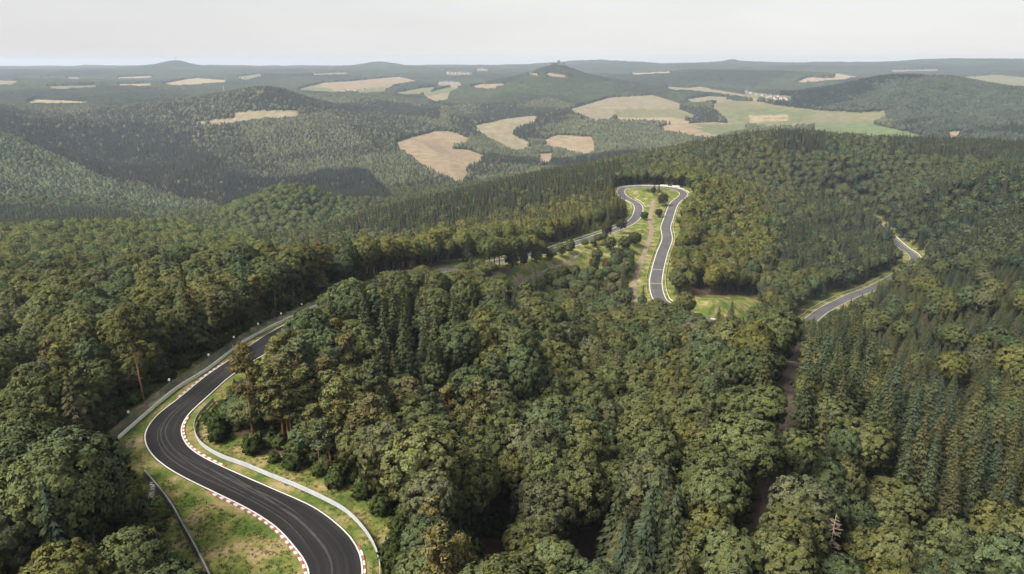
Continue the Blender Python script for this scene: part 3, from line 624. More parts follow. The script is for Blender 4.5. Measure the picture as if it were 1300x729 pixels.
def spruce(seed, R=3.1, H=23.0, bare=.1, tiers=24, nb=11, seg=4, w=.62, droop=.45):
    r = np.random.default_rng(seed); Cs, Ns, Sz, Sh, Hv, Tg = [], [], [], [], [], []
    for t in range(tiers):
        f = (t + .5 + r.uniform(-.2, .2)) / tiers; z = H * (bare + (1 - bare) * f); Rt = R * (1 - f) ** .9 * r.uniform(.82, 1.12) + .15
        n = max(5, int(nb * (1 - .5 * f))); a0 = r.random() * 6.28; lt = r.uniform(.88, 1.12)
        for b in range(n):
            a = a0 + 6.283 * b / n + r.normal() * .22; Rb = Rt * r.uniform(.66, 1.22); o = np.array([math.cos(a), math.sin(a), 0]); sd = np.array([-o[1], o[0], 0]); lb = lt * r.uniform(.88, 1.14)
            m = max(2, int(round(seg * (.35 + .65 * Rb / R))))
            for s in range(m):
                q = (s + .75) / m; rad = Rb * q; dz = -droop * Rb * q * q; tg = unit(o + np.array([0, 0, -droop * 1.6 * q]))
                for side in ((-1, 1, 0) if s == m - 1 or m < 3 else (-1, 1)):
                    Cs.append(o * rad * (.96 if side else 1.0) + sd * side * Rb * .13 * r.uniform(.7, 1.4) + np.array([0, 0, z + dz + r.normal() * .06])); Ns.append(unit(np.array([0, 0, 1.]) + o * .55 + sd * side * .35 + r.normal(size=3) * .15)); Tg.append(unit(tg + sd * side * .55))
                    Hv.append(unit(o * (.35 + .6 * q) + np.array([0, 0, .45 + .3 * q]) + r.normal(size=3) * .10)); Sz.append(w * r.uniform(.75, 1.2) * (.55 + .55 * Rb / R)); Sh.append(lb * r.uniform(.86, 1.14) * (.62 + .5 * q))  # sprays darker toward the trunk: shade between tiers put into the colour
    for k in range(4): Cs.append(np.array([0, 0, H * (1 - .012 * k)])); Ns.append(unit(np.array([math.cos(k * 1.6), math.sin(k * 1.6), .2]))); Tg.append(np.array([0, 0, 1.])); Hv.append(np.array([0, 0, 1.])); Sz.append(.5); Sh.append(1.05)
    V, Q = kites(np.array(Cs), np.array(Ns), np.array(Sz), r, .42, np.array(Tg))
    tb = MB().tube([(0, 0, -1.5), (0, 0, H * .5), (0, 0, H * .98)], [.24, .15, .03], 6)
    return (V, Q, np.array(Sh), np.array(Hv)), tb
def pine(seed, H=19.0, R=3.6, ncl=46, nleaf=80):
    r = np.random.default_rng(seed); Cs, Ns, Sh, Hv = [], [], [], []
    lean = r.normal(size=2) * .9; tb = MB()
    tp = np.array([(0, 0, -1.5), (lean[0] * .2, lean[1] * .2, H * .35), (lean[0] * .7, lean[1] * .7, H * .7), (lean[0], lean[1], H * .97)]); tb.tube(tp, [.25, .2, .13, .04], 7)
    for i in range(ncl):
        f = r.uniform(.46, 1.0) ** .85 if i else 1.0; z = H * f; a = r.random() * 6.28 if i else 0
        rad = R * r.uniform(.25, 1.0) * (1.15 - .75 * max(0, (f - .55) / .45)) * (1 if i else 0)
        bx = np.array([np.interp(z - .8, tp[:, 2], tp[:, 0]), np.interp(z - .8, tp[:, 2], tp[:, 1]), z - .9])
        c = bx + np.array([math.cos(a) * rad, math.sin(a) * rad, .9 + r.normal() * .3]); tb.tube([bx, (bx + c) / 2 + np.array([0, 0, .15]), c], [.07, .05, .02], 5)
        sx = r.uniform(.8, 1.5); m = int(nleaf * r.uniform(.6, 1.3)); q = unit(r.normal(size=(m, 3)) + np.array([0, 0, .35])); p = c + q * np.array([sx, sx, sx * .55]) * r.uniform(.55, 1.1, (m, 1))
        Cs.append(p); Ns.append(unit(q + r.normal(size=(m, 3)) * .5)); Hv.append(unit(q * .8 + np.array([0, 0, .4]) + r.normal(size=(m, 3)) * .2)); Sh.append(r.uniform(.8, 1.2) * r.uniform(.75, 1.25, m))
    for i in range(6):
        z = H * r.uniform(.22, .5); a = r.random() * 6.28; L = r.uniform(.8, 2.2); x0 = np.interp(z, tp[:, 2], tp[:, 0]); y0 = np.interp(z, tp[:, 2], tp[:, 1])
        tb.tube([(x0, y0, z), (x0 + math.cos(a) * L, y0 + math.sin(a) * L, z - .3)], [.05, .015], 4)
    C = np.vstack(Cs); V, Q = kites(C, np.vstack(Ns), .30 * r.uniform(.7, 1.4, len(C)), r, .42)
    return (V, Q, np.concatenate(Sh), np.vstack(Hv)), tb
def dead_spruce(seed, H=17.0, R=3.0):
    r = np.random.default_rng(seed); tb = MB().tube([(0, 0, -1.5), (.1, 0, H * .5), (.2, .1, H)], [.2, .13, .02], 6); br = MB()
    for t in range(70):
        f = r.uniform(.15, .98); z = H * f; a = r.random() * 6.28; L = R * (1 - f) ** .7 * r.uniform(.6, 1.1) + .25; o = np.array([math.cos(a), math.sin(a), 0])
        p = [np.array([.15 * f, 0, z]), np.array([.15 * f, 0, z]) + o * L * .55 + np.array([0, 0, -.12 * L]), np.array([.15 * f, 0, z]) + o * L + np.array([0, 0, -.1 * L])]
        br.tube(p, [.05, .035, .012], 4)
        for q in (.45, .65, .85):
            for sd in (-1, 1):
                c = p[0] + (p[2] - p[0]) * q; e = c + o * L * .16 + np.array([-o[1], o[0], 0]) * sd * L * .24 * (1.2 - q) + np.array([0, 0, -.08]); br.tube([c, e], [.022, .008], 3)
    return tb, br
def leaf_mesh(name, pk, mat):
    V, Q, Sh, Hv = pk; me = mesh_from(name, V, Q, [mat])
    attr(me, 'shade', 'FLOAT', 'FACE', Sh); attr(me, 'nrm', 'FLOAT_VECTOR', 'FACE', Hv); return me
def joined(name, pk, tb, mats):
    V, Q, Sh, Hv = pk; tv = np.vstack(tb.v); n = len(V); fs = [Q]; mi = [0] * len(Q); cnt = len(Q)
    for arr in (tb.q, tb.t):
        if arr: f = np.vstack(arr) + n; fs.append(f); mi += [1] * len(f)
    me = mesh_from(name, np.vstack([V, tv]), fs, mats, mi); tot = len(mi)
    attr(me, 'shade', 'FLOAT', 'FACE', np.r_[Sh, np.ones(tot - cnt)]); attr(me, 'nrm', 'FLOAT_VECTOR', 'FACE', np.vstack([Hv, np.tile([0, 0, 1.], (tot - cnt, 1))])); return me
PROTO = {'broad': [], 'spruce': [], 'pine': []}          # (crown mesh, trunk mesh, joined mesh, R, H)
def proto(kind, pk, tb, leafm, barkm, R, H):
    k = len(PROTO[kind]); PROTO[kind].append((leaf_mesh(f'{kind}_crown', pk, leafm), tb.mesh(f'{kind}_trunk', [barkm], True), joined(f'{kind}_whole', pk, tb, [leafm, barkm]), R, H))
BP = [dict(R=5.5, H=17.5, low=.34), dict(R=5.0, H=16.5, low=.34, nl=84), dict(R=6.0, H=18.5, low=.38, nl=110), dict(R=4.8, H=16, low=.32, nl=80), dict(R=5.4, H=18, low=.32, nl=100),
      dict(R=5.8, H=16.5, low=.36, nl=88, big=.12), dict(R=4.9, H=18.5, low=.28, nl=88, feather=1.0, leaf=.32), dict(R=4.6, H=17, low=.28, nl=80, feather=.8, leaf=.30)]
for k, a in enumerate(BP):
    pk, tb = broadleaf(100 + k, **a); proto('broad', pk, tb, M['leaf'], M['bark'], a['R'], a['H'])
SPP = [dict(R=4.0, H=23), dict(R=3.6, H=21, droop=.6), dict(R=4.2, H=24, bare=.2, droop=.55), dict(R=3.7, H=19, bare=.06), dict(R=3.8, H=22, bare=.28, droop=.5)]
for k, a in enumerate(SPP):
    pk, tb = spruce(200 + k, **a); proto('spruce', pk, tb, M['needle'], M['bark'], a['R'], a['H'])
for k, a in enumerate((dict(H=19), dict(H=17, R=3.2), dict(H=20, R=3.9, ncl=52), dict(H=18, R=3.4, ncl=40))):
    pk, tb = pine(300 + k, **a); proto('pine', pk, tb, M['needle'], M['pine_bark'], a.get('R', 3.6), a['H'])
PROTO['small'] = []
for k in range(3):
    pk, tb = broadleaf(500 + k, R=(3.6, 3.2, 3.9)[k], H=(9, 8.5, 10)[k], low=.04, nl=52, nsub=4, nleaf=20, leaf=.26, core=300); proto('small', pk, tb, M['leaf'], M['bark'], (3.6, 3.2, 3.9)[k], (9, 8.5, 10)[k])
# lighter versions for the middle distance
MIDP = {'broad': [], 'spruce': []}
for k in range(4):
    pk, tb = broadleaf(120 + k, R=5.5, H=17.5, low=.30, nl=46, nsub=2, nleaf=8, leaf=.62, core=110); MIDP['broad'].append(joined('broad_mid', pk, tb, [M['leaf'], M['bark']]))
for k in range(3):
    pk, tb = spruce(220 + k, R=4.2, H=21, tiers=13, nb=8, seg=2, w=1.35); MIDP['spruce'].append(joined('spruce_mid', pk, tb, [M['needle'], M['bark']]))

# ----------------------------------------------------------------------------- where the trees stand
def hexgrid(x0, x1, y0, y1, s, r, jit=.34):
    gx = np.arange(x0, x1, s); gy = np.arange(y0, y1, s * .866)
    X, Y = np.meshgrid(gx, gy); X = X + (np.arange(len(gy)) % 2)[:, None] * s / 2
    X = X + r.uniform(-jit, jit, X.shape) * s; Y = Y + r.uniform(-jit, jit, Y.shape) * s
    return X.ravel(), Y.ravel()
# conifer share by stand: outline in the photo (of the canopy), distance range, share
STAND = [
    ([(-400, 200), (1800, 200), (1800, 900), (-400, 900)], 0, 600, .05),
    ([(-400, 0), (1800, 0), (1800, 900), (-400, 900)], 600, 1700, .10),
    ([(980, 155), (1045, 158), (1050, 192), (985, 190)], 1000, 1700, .9), ([(1120, 160), (1420, 165), (1420, 207), (1210, 200), (1130, 190)], 1000, 1700, .8), ([(870, 165), (985, 150), (990, 190), (890, 205)], 900, 1700, .4),
    ([(-200, 280), (0, 282), (60, 320), (0, 345), (-200, 345)], 500, 1100, .3),
    ([(250, 400), (770, 470), (770, 900), (250, 900)], 0, 175, .0),
    ([(395, 330), (470, 330), (470, 400), (400, 420), (370, 370)], 150, 480, .4),
    ([(455, 395), (560, 400), (560, 490), (470, 500)], 150, 330, .55),
    ([(470, 335), (640, 345), (640, 410), (480, 420)], 200, 500, .25),
    ([(640, 350), (680, 350), (670, 400), (640, 400)], 250, 450, .5),
    ([(380, 280), (560, 240), (790, 205), (790, 250), (600, 285), (420, 300)], 640, 1100, .82),
    ([(600, 240), (700, 245), (790, 262), (760, 285), (620, 285)], 500, 800, .35),
    ([(765, 225), (800, 225), (795, 290), (770, 300)], 450, 950, .85),
    ([(985, 285), (1060, 270), (1130, 275), (1150, 345), (1040, 352), (985, 330)], 480, 960, .55),
    ([(1020, 245), (1120, 250), (1120, 275), (1040, 275)], 700, 1100, .6),
    ([(1120, 260), (1300, 205), (1320, 340), (1180, 340), (1120, 300)], 520, 1100, .42),
    ([(1040, 380), (1100, 355), (1180, 330), (1400, 320), (1400, 640), (1220, 650), (1160, 600), (1080, 520), (1010, 500), (1010, 430)], 165, 640, .86),
    ([(1000, 430), (1060, 430), (1060, 470), (1000, 470)], 250, 420, .2),
    ([(780, 640), (870, 640), (870, 760), (780, 760)], 60, 125, .8),
    ([(60, 150), (340, 100), (560, 160), (620, 220), (480, 275), (300, 275)], 1500, 3100, .62),
    ([(60, 165), (200, 150), (300, 215), (320, 272), (270, 272)], 1650, 2700, .93), ([(300, 150), (420, 140), (470, 180), (330, 200)], 1700, 3000, .15), ([(340, 205), (520, 190), (560, 225), (430, 245)], 1400, 2300, .2), ([(330, 100), (560, 100), (560, 150), (330, 130)], 2500, 3300, .9),
    ([(0, 165), (60, 190), (130, 222), (200, 249), (275, 270), (275, 290), (-300, 290), (-300, 150)], 1150, 2080, .12),
    ([(-200, 262), (120, 262), (210, 283), (210, 292), (-200, 295)], 1050, 1400, .95),
    ([(285, 222), (360, 210), (470, 215), (500, 250), (470, 290), (280, 290)], 1260, 1950, .96), ([(280, 238), (450, 238), (460, 310), (270, 310)], 900, 1250, .03), ([(-200, 288), (0, 285), (170, 275), (300, 290), (350, 320), (-200, 345)], 560, 1050, .06)]
# stand tones: tree kinds, plus sunlit gold and relief shading put into the colour
STAND_TONES = [([(985, 85), (1420, 85), (1420, 190), (1180, 182), (1130, 150), (985, 135)], 2150, 3900, (.60, .68, .86)), ([(1120, 262), (1180, 232), (1420, 200), (1420, 345), (1180, 345), (1120, 300)], 520, 1150, (.74, .80, .92)), ([(985, 285), (1060, 270), (1130, 275), (1150, 345), (1040, 352), (985, 330)], 480, 960, (.82, .86, .95)), ([(1000, 160), (1420, 165), (1420, 215), (1180, 232), (1100, 260), (1000, 215)], 900, 1700, (.84, .9, 1.02)), ([(275, 236), (450, 236), (460, 310), (270, 310)], 900, 1250, (1.22, 1.32, 1.1)), ([(285, 222), (360, 210), (470, 215), (500, 250), (470, 290), (280, 290)], 1260, 1950, (.75, .8, .9)), ([(-200, 285), (0, 283), (170, 274), (300, 288), (350, 322), (-200, 345)], 560, 1050, (1.28, 1.32, .95)), ([(0, 165), (60, 190), (130, 222), (200, 249), (275, 270), (275, 290), (-300, 290), (-300, 150)], 1150, 2080, (1.12, 1.22, 1.25)),
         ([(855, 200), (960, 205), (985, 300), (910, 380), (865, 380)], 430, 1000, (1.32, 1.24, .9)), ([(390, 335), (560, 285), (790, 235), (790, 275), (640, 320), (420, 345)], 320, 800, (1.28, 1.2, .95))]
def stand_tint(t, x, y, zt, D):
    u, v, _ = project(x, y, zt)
    for poly, d0, d1, k in STAND_TONES:
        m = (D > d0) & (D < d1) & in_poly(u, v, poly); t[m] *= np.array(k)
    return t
def conifer_share(x, y, zt, D):
    u, v, _ = project(x, y, zt); p = np.clip((fbm(x / 330, y / 330, 3, 61) - .47) * 6, .06, .92)
    p = np.where(D < 600, .05, p)
    for poly, d0, d1, s in STAND:
        m = (D > d0) & (D < d1) & in_poly(u, v, poly); p = np.where(m, s, p)
    return p
PINES = [[(265, 445), (420, 430), (500, 450), (560, 470), (630, 470), (640, 530), (520, 560), (440, 560), (330, 545), (275, 520)]]
LEFTPINES = [[(60, 450), (205, 440), (205, 520), (60, 545)], [(340, 330), (420, 330), (400, 390), (340, 380)]]
def stand(grid, kind, share_of):
    X, Y = grid; D = np.hypot(X, Y); a = np.arctan2(X, Y)
    return X, Y, D, a
T = dict(x=[], y=[], z=[], k=[], h=[], r=[], D=[])       # all trees of the near and middle ground
def add_trees(X, Y, kinds, hs, rs):
    T['x'].append(X); T['y'].append(Y); T['k'].append(kinds); T['h'].append(hs); T['r'].append(rs)
r2 = np.random.default_rng(5)
MEADOW_CLEAR = [(GRASS[4], 300, 520), (GRASS[3], 420, 900), ([(640, 378), (680, 350), (715, 335), (730, 322), (765, 322), (750, 345), (700, 375)], 330, 560), (GRASS[0], 60, 200), (GRASS[1], 60, 200), (GRASS[7], 420, 700)]
DMID = 1500.0
def place(s, kind):
    X, Y = hexgrid(-1400, 1400, 25, 1560, s, r2)
    D = np.hypot(X, Y); a = np.arctan2(X, Y); m = (D > 46) & (D < DMID) & (np.abs(a) < .80) & ((D > 62) | (np.abs(a) < 1.2))
    X, Y, D = X[m], Y[m], D[m]
    z, rd = height(X, Y, True)
    p = conifer_share(X, Y, z + 15, D); q = r2.random(len(X))
    m = (q < p) if kind == 'spruce' else (q < 1 - p)
    m &= rd > np.where(D < 260, 13.0, 12.0)
    u, v, _ = project(X, Y, z)
    for poly, d0, d1 in MEADOW_CLEAR: m &= ~((D > d0) & (D < d1) & in_poly(u, v, poly))
    for line, w in ((EARTH, 4.0), (SANDP, 5), (FOOT, 4)):
        dl, _ = road_dist(X, Y, line); m &= dl > w
    X, Y, D, z, u, v = X[m], Y[m], D[m], z[m], u[m], v[m]
    un, vn, _ = project(X, Y, z + 14)
    k = np.full(len(X), kind, object); n = len(X)
    if kind == 'broad':
        pin = np.zeros(n, bool)
        for poly in PINES: pin |= in_poly(un, vn, poly) & (D < 300) & (r2.random(n) < .75)
        for poly in LEFTPINES: pin |= in_poly(un, vn, poly) & (D < 330) & (r2.random(n) < .3)
        k[pin] = 'pine'
    add_trees(X, Y, k, np.clip(r2.normal(1, .12, n), .6, 1.3), r2.uniform(.85, 1.2, n))
place(9.2, 'broad'); place(6.0, 'spruce')
_s1 = s_at(track_s(400, 391, -9.5))
for side, lo, hi in ((-1, 11.8, 17.5), (1, 14.5, 19.5)):
    for lay in range(2):
        kx = np.arange(4 + lay, _s1, 3); kx = kx[r2.random(len(kx)) < .8]; of = r2.uniform(lo, hi, len(kx)); xy = TR[kx, :2] + TN[kx] * (side * of)[:, None]; uu_, vv_, _ = project(xy[:, 0], xy[:, 1], height(xy[:, 0], xy[:, 1]))
        ok_ = road_dist(xy[:, 0], xy[:, 1])[0] > lo - .6
        for poly in (GRASS[0], GRASS[1], GRASS[2]): ok_ &= ~in_poly(uu_, vv_, poly)
        xy = xy[ok_]; n_ = len(xy); kd = np.where(r2.random(n_) < .07, 'spruce', 'broad').astype(object); hs_ = r2.uniform(.38, .68, n_); pn_ = r2.random(n_) < .42; kd[pn_] = 'pine'; hs_[pn_] = r2.uniform(.6, 1.0, pn_.sum()); add_trees(xy[:, 0], xy[:, 1], kd, hs_, r2.uniform(.8, 1.05, n_))
T = {k: (np.concatenate(v) if len(v) else None) for k, v in T.items()}
T['z'] = height(T['x'], T['y']); T['D'] = np.hypot(T['x'], T['y'])
nT = len(T['x'])
kindn = T['k']
prot = np.zeros(nT, int); H = np.zeros(nT); Rr = np.zeros(nT)
for kk in ('broad', 'spruce', 'pine'):
    m = kindn == kk; prot[m] = r2.integers(0, len(PROTO[kk]), m.sum())
    if kk == 'broad':       # fewer feathery crowns than round ones
        f = m & (prot >= 6) & (r2.random(nT) < .45); prot[f] = r2.integers(0, 6, f.sum())
    Hs = np.array([p[4] for p in PROTO[kk]]); Rs = np.array([p[3] for p in PROTO[kk]]); H[m] = Hs[prot[m]] * T['h'][m]; Rr[m] = Rs[prot[m]] * T['h'][m] ** .6 * T['r'][m]
# the young plantation on the right is lower
u_, v_, dp_ = project(T['x'], T['y'], T['z'] + 10)
young = (kindn == 'spruce') & (T['D'] > 230) & (T['D'] < 640) & in_poly(u_, v_, [(1060, 400), (1100, 355), (1180, 330), (1400, 320), (1400, 560), (1250, 560), (1150, 500)])
low_ = (kindn == 'broad') & (T['D'] > 330) & (T['D'] < 700) & in_poly(u_, v_, GRASS[5]); H *= np.where(low_, .62, 1); Rr *= np.where(low_, .78, 1)
sc_h = T['h'] * np.where(young, .58, 1.0); H *= np.where(young, .58, 1); Rr *= np.where(young, .82, 1)
T['s'] = sc_h
for k in list(T):
    if T[k] is None: T.pop(k)
# glimpses the photo shows between the crowns stay open: road, verge, paths, meadow, forest floor
SEE = []
def see(pts, dz=.4):
    for p in pts: SEE.append((p[0], p[1], p[2] + dz))
def see_track(s0, s1, offs, step=4):
    i0, i1 = sorted((s_at(s0), s_at(s1)))
    for i in range(i0, i1 + 1, step):
        for o in offs: SEE.append((*(TR[i, :2] + TN[i] * eo(o, np.array([i]))[0]), TR[i, 2] + .4))
see_track(0, track_s(290, 456), (hw + 5.5, hw + 2, 0, -hw, -hw - 3.5), 3)
see_track(track_s(290, 456), track_s(405, 388.5, -10), (hw + 6.8, hw + 4.5, hw + 2.0), 2)
see_track(track_s(705, 314, -61), track_s(775, 291, -68.5), (hw + 4, hw))
see_track(near_s(at_z(798, 281, -69.5)), track_s(850, 383.5, -76), (hw + 2.5, 0, -hw - 1.5))
see_track(track_s(1026, 408, -99), track_s(1095, 371, -107), (hw + 4.0, hw, 0, -hw - 1.5))
see_track(track_s(1159, 326, -117.5), track_s(1142, 311, -120), (-hw - 3, -hw, 0, hw + 1), 3)
see(SANDP[::3]); see(FOOT[::4]); see([q for q in EARTH[:int(len(EARTH) * .34):2]], 0)
see([hit(*q) for q in ((735, 705), (760, 690), (745, 725), (628, 718), (632, 700), (890, 385), (910, 385), (935, 388), (955, 392), (905, 396), (940, 404), (920, 407), (950, 408), (825, 245), (812, 246), (212, 690), (215, 720), (205, 640), (192, 640), (183, 658), (184, 606), (240, 700), (258, 729), (230, 729), (300, 725), (225, 700), (492, 690), (490, 720), (500, 700))])
see([hit(u_ + o_, v_) for u_, v_ in ((200, 617), (209, 629), (218, 641), (225, 653), (232, 665), (240, 681), (249, 697), (257, 713), (266, 728), (274, 748)) for o_ in (-12, 0, 8)], .8)
see([at_d(1060, v_, 119.0) for v_ in (658, 668, 680, 692, 705)], 0)
SEE = np.array(SEE); su, sv, sd = project(SEE[:, 0], SEE[:, 1], SEE[:, 2])
okp = (su > -60) & (su < 1360) & (sv < 830); su, sv, sd, SEE = su[okp], sv[okp], sd[okp], SEE[okp]
tb_u, tb_v, tb_d = project(T['x'], T['y'], T['z'])
def blocks(h_, r_):
    tt_u, tt_v, tt_d = project(T['x'], T['y'], T['z'] + h_); cd = np.where(kindn == 'spruce', .6, 1.06); out = np.zeros(nT, bool)
    rw = r_ * F / np.maximum(tb_d, 1) * cd
    for i in range(len(su)):
        f = np.clip((sv[i] - tt_v) / np.maximum(tb_v - tt_v, 1), 0, 1)
        wide = np.where(kindn == 'spruce', f * 1.35 + .06, np.where(f < .8, np.sqrt(np.clip(1 - (1 - np.clip(f / .38, 0, 1)) ** 2, 0, 1)), .25))
        out |= (tb_d < sd[i] - 2) & (np.abs(su[i] - (tt_u + (tb_u - tt_u) * f)) < rw * wide + .5) & (sv[i] > tt_v - .5) & (sv[i] < tb_v)
    return out
hid = blocks(H, Rr); shrink = np.ones(nT)
for q in (.72, .48, .30):                    # a younger, lower tree where a full one would cover the view
    b_ = blocks(H * q, Rr * (q + .12)); fit = hid & ~b_; shrink[fit] = q; hid &= b_
H *= shrink; Rr *= np.where(shrink < 1, shrink + .12, 1)
CAN = np.array([(385, 392), (410, 372), (440, 356), (480, 347), (520, 347), (560, 345), (600, 350), (640, 360), (680, 372), (720, 380), (760, 384), (800, 388), (860, 392), (900, 414)]); roadD = np.interp(tb_u, [385, 400, 440, 493, 545, 600, 650, 700, 800, 900], [200, 222, 262, 325, 365, 410, 400, 395, 395, 390])
mc = (tb_u > 388) & (tb_u < 900) & (T['D'] < roadD - 6) & (T['D'] > 110)
for _ in range(6):
    _, tv_, _ = project(T['x'], T['y'], T['z'] + H); over = mc & (tv_ < np.interp(tb_u, CAN[:, 0], CAN[:, 1]) - 2) & (H > 6); H[over] *= .86; Rr[over] *= .95
# the camera hangs in clear air
hid |= (T['D'] < 75) & (T['z'] + H > CZ - 30) & (np.abs(T['x']) < 14)
keep = ~hid
for k in T: T[k] = T[k][keep]
H, Rr, prot, kindn = H[keep], Rr[keep], prot[keep], T['k']; nT = len(H)

# tints
def tints(kinds, x, y, r):
    n = len(x); t = np.zeros((n, 3)); nz = fbm(x / 45, y / 45, 3, 71); q = r.random(n)
    base = {'broad': np.array([(.069, .084, .040), (.077, .086, .040), (.056, .077, .042), (.085, .091, .037), (.074, .083, .049)]),
            'spruce': np.array([(.037, .047, .027), (.046, .049, .026), (.032, .045, .032), (.050, .056, .029), (.046, .047, .029)]),
            'pine': np.array([(.075, .082, .038), (.085, .080, .038), (.062, .078, .045), (.083, .079, .042)])}
    names = {'broad': ['mid-green', 'olive-green', 'dark green', 'yellow-green', 'grey-green'], 'spruce': ['dark green', 'brownish-green', 'blue-green', 'yellowish', 'brown-tinged'], 'pine': ['pale green', 'olive', 'grey-green', 'russet-tinged']}
    wts = {'broad': (.30, .27, .22, .11, .10), 'spruce': (.40, .22, .2, .1, .08), 'pine': (.3, .3, .2, .2)}
    nm = np.empty(n, object)
    for k in base:
        m = np.nonzero(kinds == k)[0]; c = r.choice(len(base[k]), len(m), p=wts[k]); t[m] = base[k][c] * 1.38 * r.uniform(.86, 1.14, (len(m), 1)) * (.86 + .28 * nz[m, None])
        for i, j in zip(m, c): nm[i] = names[k][j]
    return t, nm
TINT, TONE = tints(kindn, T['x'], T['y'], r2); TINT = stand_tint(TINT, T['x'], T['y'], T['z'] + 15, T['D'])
rot = r2.uniform(0, 6.283, nT)
Hp = np.zeros(nT)
for kk in PROTO:
    m = kindn == kk; Hp[m] = np.array([p[4] for p in PROTO[kk]])[prot[m]]; 
Rp = np.zeros(nT)
for kk in PROTO:
    m = kindn == kk; Rp[m] = np.array([p[3] for p in PROTO[kk]])[prot[m]]
SCL = np.c_[Rr / Rp, Rr / Rp, H / Hp]

# which trees show, and how large: paint their outlines front to back
idb = np.full((365, 650), -1, np.int32)
bu, bv, bd = project(T['x'], T['y'], T['z'] + H * .25); tu, tv, td = project(T['x'], T['y'], T['z'] + H)
for i in np.argsort(bd):
    if bd[i] < 5 or bd[i] > 1000: continue
    uc, vt, vb = tu[i] / 2, tv[i] / 2, bv[i] / 2; rw = Rr[i] * F / bd[i] / 2
    if uc + rw < 0 or uc - rw > 650 or vb < 0 or vt > 365: continue
    y0, y1 = int(max(0, vt)), int(min(365, vb + 1)); x0, x1 = int(max(0, uc - rw)), int(min(650, uc + rw + 1))
    if y1 <= y0 or x1 <= x0: continue
    yy, xx = np.mgrid[y0:y1, x0:x1] + .5; f = (yy - vt) / max(vb - vt, .5)
    w = rw * (f if kindn[i] == 'spruce' else np.sqrt(np.clip(1 - (1 - np.clip(f / .45, 0, 1)) ** 2, 0, 1)))
    sub = idb[y0:y1, x0:x1]; sub[(np.abs(xx - uc) <= w) & (sub < 0)] = i
vis = np.bincount(idb[idb >= 0], minlength=nT)
yy, xx = np.mgrid[0:365, 0:650]; ok = idb >= 0
vu = np.bincount(idb[ok], weights=xx[ok] * 2., minlength=nT) / np.maximum(vis, 1); vv = np.bincount(idb[ok], weights=yy[ok] * 2., minlength=nT) / np.maximum(vis, 1)
LIMIT = {'broad': 300, 'spruce': 290, 'pine': 90}
single = np.zeros(nT, bool)
for kk, lim in LIMIT.items():
    m = np.nonzero(kindn == kk)[0]; o = m[np.argsort(-vis[m])][:lim]; single[o[vis[o] >= 12]] = True

# ----------------------------------------------------------------------------- labels that single a tree out
ORD = ['first', 'second', 'third', 'fourth', 'fifth', 'sixth', 'seventh', 'eighth', 'ninth', 'tenth', 'eleventh', 'twelfth', 'thirteenth', 'fourteenth', 'fifteenth', 'sixteenth', 'seventeenth', 'eighteenth', 'nineteenth', 'twentieth', 'twenty-first', 'twenty-second', 'twenty-third', 'twenty-fourth', 'twenty-fifth', 'twenty-sixth', 'twenty-seventh', 'twenty-eighth', 'twenty-ninth', 'thirtieth']
def region_of(i):
    u, v, D = vu[i], vv[i], T['D'][i]
    dl, _ = road_dist([T['x'][i]], [T['y'][i]], EARTH)
    line = np.array([(160, 545), (270, 462), (400, 386)]) 
    left = u < np.interp(v, [386, 462, 545, 600, 729], [402, 270, 160, 185, 230])
    if D > 430 and u < 800: return 'of slope left of the hairpin'
    if D > 430: return 'between hairpin and valley road'
    if left: return 'of the wood left of track'
    if dl[0] < 11: return 'along the brown earth path'
    if u > np.interp(v, [430, 500, 640, 729], [1012, 1001, 976, 960]): return 'of wood right of earth path'
    if u < 560 and v > 430: return 'of grove inside the near bend'
    if v < 410: return 'below the clearing and hairpin'
    return 'of wood between bend and path'
KINDNAME = {'broad': 'broadleaf tree', 'spruce': 'spruce', 'pine': 'pine'}
labels = {}
sel = np.nonzero(single)[0]; groups = {}
for i in sel: groups.setdefault((region_of(i), kindn[i]), []).append(i)
for (reg, kk), mem in groups.items():
    mem = sorted(mem, key=lambda i: -vv[i]); nrow = max(1, round(math.sqrt(len(mem) / 1.6))); per = math.ceil(len(mem) / nrow)
    rows = [mem[a:a + per] for a in range(0, len(mem), per)]
    for rI, row in enumerate(rows):
        row = sorted(row, key=lambda i: vu[i])
        for cI, i in enumerate(row):
            size = ('tall ' if H[i] / Hp[i] > 1.12 else 'small ' if H[i] / Hp[i] < .86 else 'broad ' if Rr[i] / Rp[i] > 1.08 and kk == 'broad' else 'slim ' if Rr[i] / Rp[i] < .92 else '')
            pos = (f'{ORD[min(cI, 29)]} from left' if len(row) > 1 else 'alone')
            rw = 'frontmost row' if rI == 0 and len(rows) > 1 else (f'{ORD[rI]} row' if len(rows) > 1 else 'row')
            labels[i] = f'{size}{TONE[i]} {KINDNAME[kk]}, {pos}, {rw} {reg}'
GROUPNAME = {'broad': 'broadleaf trees of the near woods', 'spruce': 'spruces of the near woods', 'pine': 'pines of the near woods'}
OBJNAME = {'broad': 'broadleaf_tree', 'spruce': 'spruce_tree', 'pine': 'pine_tree'}
for i in sel:
    kk = kindn[i]; cm, tm, jm, _, _ = PROTO[kk][prot[i]]
    e = bpy.data.objects.new(OBJNAME[kk], None); COL.objects.link(e); e.location = (T['x'][i], T['y'][i], T['z'][i]); e.rotation_euler = (0, 0, rot[i]); e.scale = SCL[i]; e.empty_display_size = .5
    tag(e, labels[i], 'tree', GROUPNAME[kk])
    c = bpy.data.objects.new('crown', cm); COL.objects.link(c); c.parent = e; c['tint'] = [float(q) for q in TINT[i]]
    t = bpy.data.objects.new('trunk', tm); COL.objects.link(t); t.parent = e

